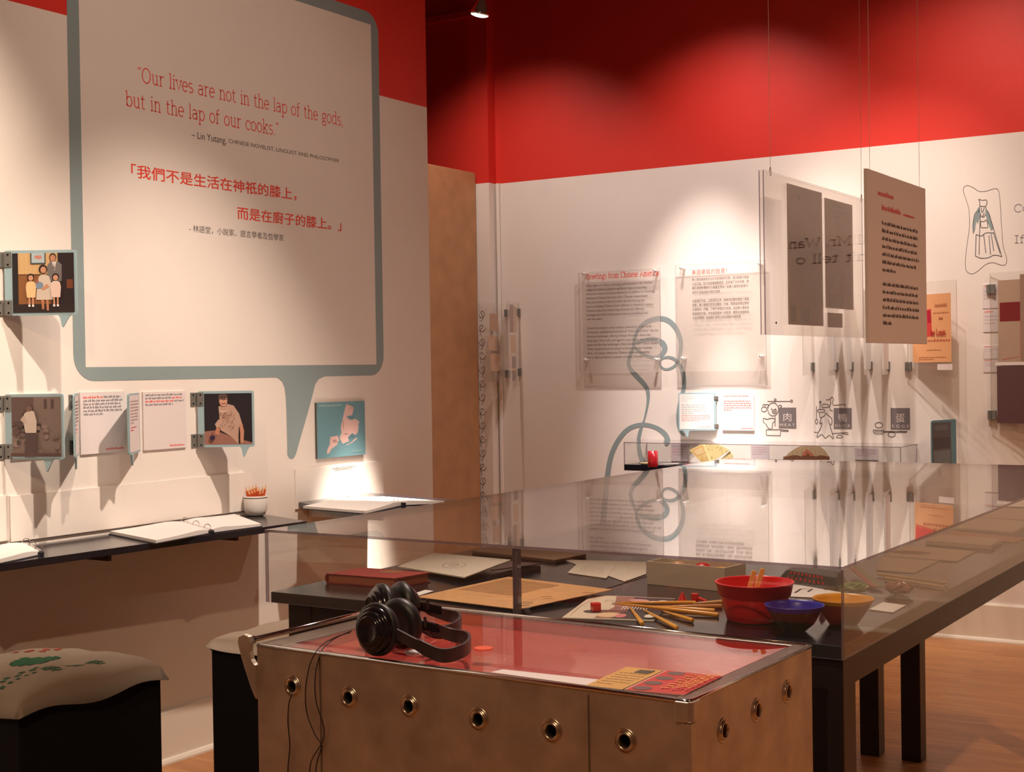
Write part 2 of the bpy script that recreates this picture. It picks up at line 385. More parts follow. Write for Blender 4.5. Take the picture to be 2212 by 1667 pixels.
wall('wall_side', (-6.62, -2.62, 0), (-6.5, 7.8, 0), ZRB)
def base(name, p, q, n):
    """skirting with a shoe moulding from p to q, standing off along n"""
    p, q, n = V(p), V(q), V(n)
    pr = [(0, 0), (.030, 0), (.030, .008), (.024, .018), (.014, .022), (.014, .195), (.008, .206), (0, .206)]
    mb = M().prism([p+n*a+Z_*b for a, b in pr], q-p)
    return struct(mb, name, mat('baseboard_white', (.76, .69, .60), .5))
base('baseboard_left', (XL, -2.4, 0), (XL, 5.6, 0), X_)
base('baseboard_back', (-4.95, YB, 0), (2.98, YB, 0), -Y_)
struct(M().box((-6.5, YS-.035, 3.79), (-4.957, YS, 3.83)), 'trim_1', RED)
struct(M().tube([(-4.935, YB-.014, 0.01), (-4.935, YB-.014, ZRB)], .013, 10), 'trim_2', WHITE, label='slim white pipe up the wall corner')

# freestanding plywood screen behind the end of the left wall
pw = M().box((-5.09, 6.35, 0), (-5.05, 7.575, 2.775))
tag(build(pw, 'plywood_panel', WOODP, bevel=.002), 'tall bare plywood panel standing behind the end of the speech bubble wall', 'panel')

# scroll ornament beside the plywood panel
mb = M()
for k in range(19):
    y0 = 664+k*30
    s = 1 if k % 2 else -1
    pts = [(1042+s*7*math.cos(a)*(1-a/14), y0+14+9*math.sin(a)*(1-a/14)) for a in [i*.55 for i in range(11)]] + [(1041-s*4, y0+20), (1040, y0+31)]
    mb.stroke([AY(x-1+(y-664)*.006, y, YS-.001) for x, y in pts], .0045, -Y_)
tag(build(mb, 'scroll_border', rgb(130, 112, 106, .7)), 'upright border of dark curling scrolls painted beside the plywood panel', 'wall graphic')

# ================================================================== LEFT WALL: speech bubble graphic
def bubble():
    t = thing('speech_bubble_graphic', 'huge grey-blue speech bubble outline with red quotation painted on the left wall', 'wall graphic', LW(490, 800, 0))
    # outline as outer path minus inner rectangle, cut into quads
    oL, oR, oB = LW(159, 780).y, LW(829, 780).y, LW(490, 817).z
    iL, iR, iB = LW(185, 780).y, LW(813, 780).y, LW(490, 790).z
    oT, iT = LW(822, 34).z, LW(806, 55).z
    r = .095; x = XL+.001; mb = M()
    P = lambda y, z: V((x, y, z))
    mb.poly([P(oL, oB+r), P(iL, oB+r), P(iL, oT-r), P(oL, oT-r)])
    mb.poly([P(iR, oB+r), P(oR, oB+r), P(oR, oT-r), P(iR, oT-r)])
    def corner(cy, cz, a0, iy, iz):
        pts = [P(cy+r*math.cos(math.radians(a0+i*90/8)), cz+r*math.sin(math.radians(a0+i*90/8))) for i in range(9)]
        mb.poly(pts+[P(iy, iz)])
    # corners: rounded outside, square inside
    for cy, cz, a0, iy, iz in ((oL+r, oB+r, 180, iL, iB), (oR-r, oB+r, 270, iR, iB), (oR-r, oT-r, 0, iR, iT), (oL+r, oT-r, 90, iL, iT)):
        pts = [P(cy+r*math.cos(math.radians(a0+i*90/8)), cz+r*math.sin(math.radians(a0+i*90/8))) for i in range(9)]
        for i in range(8): mb.poly([pts[i], pts[i+1], P(iy, iz)])
        mb.poly([P(iy, iz), pts[8], P(iy, cz+(0 if a0 in (180, 0) else 0))]) if False else None
    for (ya, yb_) in ((oL+r, oR-r),):
        mb.poly([P(ya, oB), P(yb_, oB), P(iR, iB), P(iL, iB)]); mb.poly([P(iL, iT), P(iR, iT), P(yb_, oT), P(ya, oT)])
    mb.poly([P(iL, oB+r), P(oL, oB+r), P(iL, iB)]) if iB < oB+r else None
    mb.poly([P(oR, oB+r), P(iR, oB+r), P(iR, iB)]) if iB < oB+r else None
    mb.poly([P(iL, oT-r), P(iL, iT), P(oL, oT-r)]) if iT > oT-r else None
    mb.poly([P(iR, iT), P(iR, oT-r), P(oR, oT-r)]) if iT > oT-r else None
    build(mb, 'outline', BLUE, t)
    build(M().poly([P(iL, iB), P(iR, iB), P(iR, iT), P(iL, iT)]), 'fill', WHITE, t, label='white field inside the outline')
    tail = [(588, 813), (601, 816), (610, 824), (615, 836), (618, 860), (619.5, 900), (621, 960), (621, 982), (625, 989), (630, 991.5), (635, 989), (640, 979), (648, 950), (664, 895), (676, 850), (681, 830), (688, 819), (698, 814), (706, 811)]
    mb = M(); n = len(tail)
    top = [(588, 812), (706, 810)]
    k = 9
    Lh, Rh = tail[:k+1], tail[k:][::-1]
    def ev(path, y):
        for (xa, ya), (xb, yb_) in zip(path, path[1:]):
            if ya <= y <= yb_: return xa+(xb-xa)*(y-ya)/max(yb_-ya, 1e-6)
        return path[-1][0]
    ys = sorted(set([811.5]+[p[1] for p in tail]+list(range(820, 990, 12)))); rows = []
    for yy in ys: rows.append((ev([(588, 805)]+Lh, yy), ev([(706, 805)]+Rh, yy), yy))
    for (a, b, y), (c, d, y2) in zip(rows, rows[1:]): mb.poly([LW(a, y, .0015), LW(c, y2, .0015), LW(d, y2, .0015), LW(b, y, .0015)])
    build(mb, 'tail', BLUE, t)
    for s_, p, q, xh in (("“Our lives are not in the lap of the gods,", (297, 181), (742, 267), .0375), ("but in the lap of our cooks.”", (271, 231.5), (603, 290), .0375)):
        mb = M(); a = LW(*p, .0012); b = LW(*q, .0012); b.z = (a.z+b.z)/2; a.z = b.z
        slab(mb, s_, a, Y_, Z_, X_, b.y-a.y, xh, .115); build(mb, 'english_quotation_line', INKR, t, label='red slab serif line of the quotation')
    for s_, p, q, em, mt, nm in (("– Lin Yutang,", (414, 296), (489, 312), .040, INK, 'attribution'), ("CHINESE NOVELIST, LINGUIST AND PHILOSOPHER", (494, 312), (732.5, 348), .0235, INK, 'attribution'),
                        ("「我們不是生活在神祇的膝上，", (284, 384), (640, 427), .0545, INKR, 'chinese_quotation_line'), ("而是在廚子的膝上。」", (513, 471), (737, 496), .0545, INKR, 'chinese_quotation_line'),
                        ("- 林語堂，小說家、語言學者及哲學家", (409, 500), (613, 519), .031, INK, 'attribution')):
        mb = M(); a = LW(*p, .0012); b = LW(*q, .0012); z = (a.z+b.z)/2; a.z = b.z = z
        
        for q_, (du, dv) in enumerate(((0, 0),) if nm == 'attribution' else ((-.009, -.009), (.009, -.009), (-.009, .009), (.009, .009))): put_text(mb, s_, a+X_*(.00025*q_)+Y_*(du*em)+Z_*(dv*em), Y_, Z_, em, b.y-a.y)
        build(mb, nm, mt, t, label='black line naming the author' if mt == INK else 'red Chinese line of the quotation')
bubble()

# ------------------------------------------------------------------ hinged flaps on the walls
def solve(f, a, b, n=60):
    fa = f(a)
    for _ in range(n):
        c = (a+b)/2; fc = f(c)
        if (fa < 0) == (fc < 0): a, fa = c, fc
        else: b = c
    return (a+b)/2
def flap(name, label, hinge, z0, z1, wdt, ang, t_, n_, art, back=None, tail=.78, frame=FLAPB, group=None, hinges=True, face=1, hs=1.):
    """square panel hinged to the wall along a vertical line; t_ runs along the wall, n_ out of it"""
    h = V(hinge); d = t_*math.cos(ang)+n_*math.sin(ang); fn = (n_*math.cos(ang)-t_*math.sin(ang))   # front normal when open
    t = thing(name, label, 'hinged panel', (h.x, h.y, z0), group); T = .007
    H = z1-z0; zc = V((0, 0, 1))
    o = V((h.x, h.y, z0))+n_*.012
    P = lambda u, v, k=0: o+d*(u*wdt)+zc*(v*H)+fn*k
    rc = .035
    pts = []
    for cu, cv, a0 in ((1-rc, rc, -90), (1-rc, 1-rc, 0), (rc, 1-rc, 90), (rc, rc, 180)):
        pts += [(cu+rc*math.cos(math.radians(a0+i*30)), cv+rc*math.sin(math.radians(a0+i*30))) for i in range(4)]
    mb = M().prism([P(u, v, -T/2) for u, v in pts], fn*T)
    build(mb, 'board', frame, t)
    tl = [(tail-.10, .004), (tail-.075, -.03), (tail-.06, -.10), (tail-.05, -.17), (tail-.035, -.19), (tail-.01, -.15), (tail+.03, -.07), (tail+.06, -.02), (tail+.10, .004)]
    build(M().prism([P(u, v, -T/2) for u, v in tl], fn*T), 'tail', frame, t)
    e = T/2+.0004
    if art:
        c = Canvas(P(.115, .955, e), P(.965, .955, e), P(.965, .045, e), P(.115, .045, e), fn); art(c); c.build('photograph', t)
    if back:
        c = Canvas(P(.965, .965, -e), P(.05, .965, -e), P(.05, .035, -e), P(.965, .035, -e), -fn); back(c); c.build('text_sheet', t)
    if hinges:
        for v in (.12, .86):
            mb = M(); q = V((h.x, h.y, z0+v*H))
            mb.obox(q+n_*.003-t_*.016*hs, t_*.013*hs, n_*.002, zc*.026*hs, 0)
            mb.obox(P(.052*hs, v, T/2+.0015), d*.012*hs, fn*.0015, zc*.026*hs)
            mb.tube([q+n_*.010-zc*.026*hs, q+n_*.010+zc*.026*hs], .005, 8)
            hg = build(mb, 'hinge', GREYM, t)
            for dz in ((-.017, .017) if hs == 1 else ()):
                build(M().lathe([(.0035, 0), (.0035, .0012)], q-t_*.017+zc*dz+n_*.0052, n_, 8), 'screw', BLACKM, hg); build(M().lathe([(.0035, 0), (.0035, .0012)], P(.055, v, T/2+.0032)+zc*dz, fn, 8), 'screw', BLACKM, hg)
    return t
def open_angle(hinge, t_, n_, wdt, zz, px, lo, hi):
    return solve(lambda a: px_of(V((hinge.x, hinge.y, zz))+(t_*math.cos(a)+n_*math.sin(a))*wdt)[0]-px, lo, hi)

def art_family(c):
    c.rect(0, 0, 1, 1, (58, 32, 26)); c.rect(.09, 0, .74, .38, (208, 172, 120)); c.rect(.09, .36, .62, .86, (138, 88, 48)); c.rect(.09, .355, .62, .375, (96, 54, 30))
    for k in range(9): c.rect(.12+k*.07, 0, .123+k*.07, .355, (190, 150, 100))
    c.rect(.74, 0, 1, 1, (34, 18, 22)); c.rect(.88, .45, .98, .6, (112, 56, 30)); c.rect(0, 0, .085, 1, (28, 24, 28)); c.rect(0, .86, 1, 1, (40, 26, 26))
    c.rect(.295, 0, .545, .185, (70, 76, 78)); c.rect(.315, 0, .525, .165, (170, 190, 196)); c.poly([(.37, .04), (.36, .08), (.43, .11), (.49, .09), (.47, .04)], (196, 130, 120))
    c.poly([(.575, .20), (.565, .48), (.80, .48), (.805, .2), (.745, .145), (.625, .145)], (112, 106, 104)); c.poly([(.645, .15), (.685, .3), (.72, .15)], (214, 206, 200)); c.poly([(.68, .16), (.672, .27), (.69, .27)], (70, 40, 40))
    c.ell(.662, .075, .058, .07, (40, 26, 24)); c.ell(.662, .088, .046, .056, (186, 130, 100))
    c.poly([(.43, .40), (.40, .55), (.38, .79), (.65, .79), (.64, .55), (.60, .40), (.55, .365), (.47, .365)], (206, 190, 176)); c.ell(.50, .27, .07, .075, (38, 24, 22)); c.ell(.505, .285, .046, .055, (196, 140, 110))
    c.poly([(.46, .79), (.475, .95), (.51, .95), (.51, .79)], (176, 116, 84)); c.poly([(.54, .79), (.55, .97), (.585, .97), (.585, .79)], (176, 116, 84))
    c.ell(.43, .545, .072, .06, (120, 140, 160)); c.ell(.40, .48, .03, .032, (150, 96, 80)); c.poly([(.56, .52), (.47, .6), (.5, .63), (.6, .57)], (196, 140, 110))
    for x, col in ((.30, (226, 192, 140)), (.705, (224, 196, 184))):
        c.poly([(x-.07, .50), (x-.085, .58), (x-.07, .75), (x+.07, .75), (x+.085, .58), (x+.07, .50), (x+.03, .475), (x-.03, .475)], col); c.ell(x, .405, .057, .06, (38, 24, 22)); c.ell(x, .42, .04, .046, (200, 146, 116))
        for s in (-.03, .03): c.rect(x+s-.014, .75, x+s+.014, .87, (196, 142, 112)); c.rect(x+s-.017, .87, x+s+.017, .905, (236, 230, 226))
def art_yard(c):
    c.rect(0, 0, 1, 1, (126, 108, 100)); c.rect(0, 0, .45, .5, (100, 80, 76)); c.rect(.66, .04, .72, .2, (84, 66, 64)); c.rect(.8, .04, .86, .2, (84, 66, 64))
    for k in range(40):
        x, y = rnd.random()*.9, .45+rnd.random()*.5; g = rnd.randint(70, 150); c.ell(x+.05, y, .03+.05*rnd.random(), .02+.03*rnd.random(), (g, int(g*.86), int(g*.8)), 8)
    for k in range(14):
        x, y = rnd.random()*.3, .2+rnd.random()*.4; c.ell(x+.08, y, .05, .03, (92, 70, 66), 8)
    c.poly([(.28, .28), (.26, .42), (.30, .6), (.52, .6), (.53, .4), (.48, .24), (.38, .22)], (208, 192, 180)); c.ell(.38, .2, .06, .045, (120, 92, 84)); c.poly([(.28, .3), (.2, .38), (.3, .46), (.34, .42)], (196, 176, 164))
    c.poly([(.31, .6), (.29, .97), (.54, .97), (.52, .6)], (82, 66, 66)); c.rect(0, .94, 1, 1, (92, 66, 62))
def art_cook(c):
    c.rect(0, 0, 1, 1, (26, 16, 26)); c.poly([(0, .74), (.22, .72), (.55, .84), (1, .97), (1, 1), (0, 1)], (150, 104, 92))
    c.poly([(.30, .26), (.32, .50), (.34, .72), (.55, .84), (.70, .99), (.72, .66), (.80, .62), (.73, .40), (.62, .24), (.47, .20), (.36, .22)], (186, 152, 134))
    c.poly([(.305, .50), (.22, .60), (.25, .66), (.33, .66), (.36, .56)], (190, 156, 138)); c.poly([(.25, .66), (.22, .78), (.30, .82), (.34, .66)], (190, 128, 100))
    c.poly([(.73, .63), (.80, .61), (.83, .75), (.81, .97), (.74, .97), (.75, .78)], (196, 140, 112))
    c.poly([(.72, .68), (.74, .68), (.75, .98), (.715, .99)], (24, 14, 22))
    c.ell(.40, .13, .105, .13, (62, 40, 38)); c.ell(.405, .14, .085, .115, (206, 158, 132)); c.ell(.40, .055, .10, .055, (84, 62, 56)); c.line([(.33, .12), (.37, .105), (.40, .125), (.44, .115), (.48, .12)], .003, (60, 40, 40)); c.line([(.36, .19), (.40, .21), (.45, .185)], .003, (130, 50, 46))
    for k in range(46):
        c.ell(.34+.3*rnd.random(), .32+.36*rnd.random(), .012, .01, (150, 112, 100), 6)
    c.ell(.17, .86, .055, .055, (40, 26, 60)); c.rect(.155, .76, .185, .83, (120, 70, 50)); c.line([(.33, .33), (.37, .35), (.43, .36), (.49, .33)], .004, (222, 196, 176))
def art_text(c):
    c.rect(0, 0, 1, 1, PINKP); c.bars(.1, .12, .92, 8, .055, .022, (140, 90, 84), None, .4); c.bars(.1, .58, .7, 2, .05, .02, INKR)
G_FLAP = 'blue hinged flaps on the left wall'
def left_flap(name, label, hp, fp, ytop, ybot, lo, hi, art, back=None, tail=.78, wd=.222, ht=.222):
    hz = LW(hp, ybot, .012); hz1 = LW(hp, ytop, .012); h = V((XL, hz.y, 0))
    zm = (hz.z+hz1.z)/2
    a = open_angle(V((XL+.012, h.y, 0)), Y_, X_, wd, zm, fp, lo, hi)
    return flap(name, label, h, hz.z, hz.z+ht, wd, a, Y_, X_, art, back, tail, group=G_FLAP)
left_flap('hinged_photo_flap', 'blue hinged flap with colour photograph of a family of five, highest on the left wall', 12, 160, 545, 682, .3, 1.0, art_family, None, .83, .246)
left_flap('hinged_photo_flap', 'blue hinged flap with brownish old photograph of a figure in white shirt, swung well open', 14, 99, 852, 992, .3, 1.25, art_yard, None, .74)
left_flap('hinged_photo_flap', 'blue hinged flap seen almost edge on between two text cards', 169, 160, 846, 982, 1.35, 2.4, None, art_text, .72)
left_flap('hinged_photo_flap', 'blue hinged flap showing its pinkish text side next to the third text card', 301, 277, 845, 975, 1.35, 2.6, None, art_text, .72)
left_flap('hinged_photo_flap', 'blue hinged flap with dark photograph of a smiling woman leaning on a table', 429, 559, 842, 966, .2, 1.0, art_cook, None, .84)

# text cards on the wall under the flaps
def wall_card(name, label, tl, tr, br, bl, fill, plane, n_, th=.008, mats=PINKP, group=None, cat='text card'):
    A, B, Cc, D = [plane(*p, th) for p in (tl, tr, br, bl)]
    for p, q in ((A, B), (D, Cc)): p.z = q.z = (p.z+q.z)/2
    ax = 1 if abs(n_.x) > .5 else 0
    for p, q in ((A, D), (B, Cc)): p[ax] = q[ax] = (p[ax]+q[ax])/2
    t = thing(name, label, cat, (D+Cc)/2-n_*th, group)
    build(M().prism([p-n_*(th-.0005) for p in (A, D, Cc, B)], n_*(th-.0005)), 'card', mats, t)
    c = Canvas(A+n_*.0004, B+n_*.0004, Cc+n_*.0004, D+n_*.0004, n_); fill(c)
    if c.mb.f: c.build('print', t)
    return t
G_CARD = 'pinkish text cards under the speech bubble'
def cA(c): c.bars(.08, .10, .93, 3, .07, .026, INKG, lambda i, u: i == 0 and u < .99); c.bars(.45, .95, .95, 1, .05, .025, INKR, None, 1)
def cB(c): c.bars(.07, .10, .95, 6, .055, .026, INKG, lambda i, u: i == 0 and u < .5); c.bars(.55, .95, .95, 1, .05, .025, INKR, None, 1)
def cC(c): c.bars(.05, .07, .96, 4, .055, .026, INKG, lambda i, u: (i == 1 and u > .66) or (i == 2 and u < .62), .7); c.bars(.6, .96, .95, 1, .05, .025, INKR, None, 1)
wall_card('text_card', 'pinkish text card half hidden behind the brownish old photograph flap', (24, 853), (128, 847), (123, 983), (27, 995), cA, LW, X_, group=G_CARD)
wall_card('text_card', 'pinkish text card whose first line begins in red, right of the edge-on flap', (173, 847), (272, 845), (270, 976), (175, 981), cB, LW, X_, group=G_CARD)
wall_card('text_card', 'pinkish text card with red words in its middle lines, left of the woman photograph flap', (309, 846), (402, 845), (402, 967), (311, 972), cC, LW, X_, group=G_CARD)

def art_map(c):
    c.rect(0, 0, 1, 1, (98, 138, 148))
    def p(*a): return [((x-200)/862, (y-228+(x-200)*.02)/1000) for x, y in a]
    land = (214, 178, 172)
    c.poly(p((725, 265), (850, 320), (855, 355), (825, 470), (730, 490), (700, 560), (650, 560), (655, 520), (700, 340)), land)
    c.poly(p((645, 560), (720, 500), (800, 560), (890, 540), (960, 600), (935, 640), (940, 700), (925, 790), (880, 840), (820, 800), (740, 870), (760, 950), (640, 985), (590, 870), (630, 780), (615, 700)), land)
    c.poly(p((430, 850), (555, 832), (580, 910), (540, 1000), (440, 1070), (400, 1140), (360, 1155), (370, 1080), (415, 980), (420, 900)), land)
    c.poly(p((700, 1010), (780, 985), (890, 890), (905, 915), (800, 985), (730, 1018)), land)
    for cx, cy in ((800, 880), (845, 870), (815, 850), (775, 525), (830, 505)): c.line(p((cx-25, cy), (cx, cy-20), (cx+20, cy), (cx, cy+20)), .002, (80, 110, 124), True)
    c.line(p((660, 560), (665, 640), (655, 710)), .003, (120, 100, 110)); c.bars(.05, .07, .5, 1, .05, .018, (190, 205, 205), None, 1)
    for x, y in ((.55, .6), (.3, .7), (.32, .73), (.67, .13)): c.bars(x, y, x+.09, 1, .05, .014, (130, 100, 100), None, 1)
    c.bars(.72, .93, .93, 1, .05, .012, (150, 170, 172), None, 1)
wall_card('map_panel', 'square blue panel with a pink map of islands, right of the bubble tail', (683.5, 869), (788, 866), (789, 982), (686, 990), art_map, LW, X_, .012, mat('panel_edge', (.10, .09, .07), .6), cat='map')
mb = M()
for (a, b), (c_, d) in (((718, 1012.5), (767, 1008)), ((724, 1016), (761, 1012))):
    p, q = LW(a, b, .0102), LW(c_, d, .0102); p.z = q.z = (p.z+q.z)/2; bars(mb, p, Y_, Z_, q.y-p.y, 1, .02, .0036, 0, 1)
tag(build(mb, 'wall_caption', INK), 'two tiny black caption lines on the wall under the blue map panel', 'caption')

# low boards lining the wall above the shelves
def liner(label, pts, th=.009):
    P = [LW(*p, th) for p in pts]; zt = (P[0].z+P[1].z)/2
    y0, y1 = (P[0].y+P[3].y)/2, (P[1].y+P[2].y)/2; zb = (P[2].z+P[3].z)/2
    return tag(build(M().box((XL+.0003, y0, zb), (XL+th, y1, zt)), 'backing_board', WHITE, bevel=.001), label, 'board', 'white backing boards above the shelves')
liner('white backing board at the left picture edge behind the ring binder', [(-160, 1090), (19, 1067), (21, 1168), (-160, 1190)])
liner('long white backing board along the wall between left binder and pencil pot', [(22, 1066), (528, 1024), (530, 1107), (24, 1166)])
liner('bright white backing board behind the open binder under the map', [(638, 1012), (828, 995), (829, 1080), (640, 1093)])

# ================================================================== SHELVES and what lies on them
ZS = .913
t = thing('wall_shelf', 'long black wall shelf running along under the hinged flaps', 'shelf', (XL, 3.4, ZS-.024))
sh = [(XL+.001, 2.2), (-3.735, 2.2), (-3.632, 4.212), (XL+.001, 4.362)]
build(M().prism([(x, y, ZS-.024) for x, y in sh], (0, 0, .024)), 'shelf_board', BLACK, t, bevel=.002)
for y in (2.55, 3.28, 3.90):
    build(M().box((XL+.001, y, ZS-.048), (XL+.31, y+.016, ZS-.0242)), 'bracket', rgb(70, 44, 34, .6), t, bevel=.002)
ZS2 = .938
t = thing('wall_shelf', 'deep black wall shelf holding the brightly lit binder under the map', 'shelf', (XL, 4.8, ZS2-.022))
sh2 = [(XL+.001, 4.612), (-3.44, 4.28), (-3.36, 4.95), (XL+.001, 5.10)]
build(M().prism([(x, y, ZS2-.022) for x, y in sh2], (0, 0, .022)), 'shelf_board', BLACK, t, bevel=.002)
for y in (4.68, 4.98):
    mb = M().box((XL+.001, y, ZS2-.070), (XL+.40, y+.022, ZS2-.022)); build(mb, 'bracket', WHITE, t)
    mb = M(); mb.lathe([(.004, 0), (.004, .002)], (XL+.33, y, ZS2-.05), -Y_, 8); build(mb, 'screw', BLACKM, t)

def binder(label, spine, left, right, z, group='open ring binders on the shelves'):
    """spine=(back px, front px); left/right=(back px, front px) outer page corners"""
    def off_wall(p): p.x = max(p.x, XL+.018); return p
    sb, sf = [off_wall(AZ(*p, z+.014)) for p in spine]; sb.z = sf.z = z
    t = thing('ring_binder', label, 'binder', (sb+sf)/2, group)
    cov = mat('binder_cover', (.02, .018, .025), .45)
    d = (sf-sb); nrm = Z_
    for side, nm in ((left, 'left'), (right, 'right')):
        if not side: continue
        ob, of = [off_wall(AZ(*p, z+.012)) for p in side]
        ob.z = of.z = z
        # cover board
        mb = M(); e = .006; av = ((ob+of)/2-(sb+sf)/2).normalized()
        out = [sb-d.normalized()*e, ob-d.normalized()*e+av*e, of+d.normalized()*e+av*e, sf+d.normalized()*e]
        build(M().prism(out, Z_*.003), 'cover', cov, t)
        # paper block, curving up towards the rings
        mb = M(); n = 8; top = []; bot = []
        for i in range(n+1):
            u = i/n; h0 = .009 + .012*u**2 - (.012*max(0, u-.8)/.2 if u > .8 else 0)
            s0 = .02*u
            a = ob*(1-u)+(sb+(sf-sb)*.02)*u; b = of*(1-u)+(sb+(sf-sb)*.98)*u
            top.append((a+Z_*(.004+h0), b+Z_*(.004+h0))); bot.append((a+Z_*.0032, b+Z_*.0032))
        vs = [q for pr in top for q in pr]+[q for pr in bot for q in pr]; o = 2*(n+1); fs = []
        for i in range(n):
            fs += [[2*i, 2*i+1, 2*i+3, 2*i+2], [o+2*i, o+2*i+2, o+2*i+3, o+2*i+1], [2*i, 2*i+2, o+2*i+2, o+2*i], [2*i+1, o+2*i+1, o+2*i+3, 2*i+3]]
        fs += [[0, o, o+1, 1], [2*n, 2*n+1, o+2*n+1, o+2*n]]
        build(mb.add(vs, fs), 'pages', PAPER, t, smooth=False)
    ax = d.normalized(); side_v = ax.cross(Z_)
    build(M().obox((sb+sf)/2+Z_*.007, ax*(d.length/2+.008), side_v*.010, Z_*.0065), 'spine', cov, t, bevel=.003)
    build(M().obox((sb+sf)/2+Z_*.0145, ax*(d.length/2-.004), side_v*.006, Z_*.0012), 'ring_plate', CHROME, t)
    for u in (.10, .5, .88):
        p = sb+d*u+Z_*.015
        build(M().tube([p+side_v*.013*math.cos(a)+Z_*.016*math.sin(a) for a in [PI*i/10 for i in range(11)]], .0016, 6), 'ring', CHROME, t, smooth=True)
    return t
binder('open ring binder with white pages lying in the middle of the long shelf', ((331, 1121), (456, 1144)), ((222, 1146), (337, 1167)), ((440, 1106.5), (563, 1131)), ZS)
binder('ring binder cut off by the left picture edge on the long shelf', ((27, 1169), (88, 1190)), ((-120, 1190), (-60, 1222)), None, ZS)
binder('brightly lit open ring binder on the deep shelf under the map', ((745, 1075), (871, 1085)), ((655, 1093), (789, 1104)), ((828, 1072.5), (960, 1082.5)), ZS2)

# white pot with pencils
pc = AZ(531.5, 1112.0, ZS); pc += X_*max(0, XL+.056-pc.x); D = px_of(pc)[2]; R0 = 25.5*D/FPX; HP = 43*D/FPX
t = thing('pencil_pot', 'round white china pot with dark rim line at the end of the long shelf', 'pot', pc)
prof = [(R0*.55, 0), (R0*.80, HP*.06), (R0*.95, HP*.28), (R0*.985, HP*.5), (R0, HP*.98), (R0*.985, HP), (R0*.93, HP*.985), (R0*.91, HP*.5), (R0*.72, HP*.12), (.001, HP*.10)]
china = mat('china_white', (.76, .72, .68), .22)
build(M().lathe(prof, pc, Z_, 36), 'body', china, t, smooth=True)
build(M().lathe([(R0*1.001, HP*.885), (R0*1.004, HP*.89), (R0*1.004, HP*.925), (R0*1.001, HP*.93)], pc, Z_, 36, capends=False), 'rim_line', INK, t, smooth=True, label='thin dark line round the rim')
PEN = rgb(200, 84, 40, .45); TIP = rgb(214, 160, 112, .6); LEAD = mat('lead', (.03, .02, .02), .5)
for k in range(14):
    u = -1+2*(k % 7)/6; row = 1 if k < 7 else -1
    off = RT*(u*R0*.76*(1 if row > 0 else .86)); off.z = 0; dep = FW.copy(); dep.z = 0; off += dep*(row*R0*.32)
    a = pc+off*.5+Z_*(HP*.14); b = pc+off*1.02+Z_*(HP*(1.10+.05*((k*5) % 4)+(.10 if row > 0 else 0)))
    ax = (b-a).normalized(); r = .0047
    t = thing('pencil', 'short orange pencil standing point up in the white pot', 'pencil', a, 'orange pencils in the white pot')
    build(M().tube([a, b], r, 6), 'barrel', PEN, t)
    build(M().tube([b, b+ax*.014], [r, .0014], 6), 'sharpened_cone', TIP, t, label='bare wood cone')
    build(M().tube([b+ax*.014, b+ax*.018], [.0014, .0002], 6), 'lead', LEAD, t)

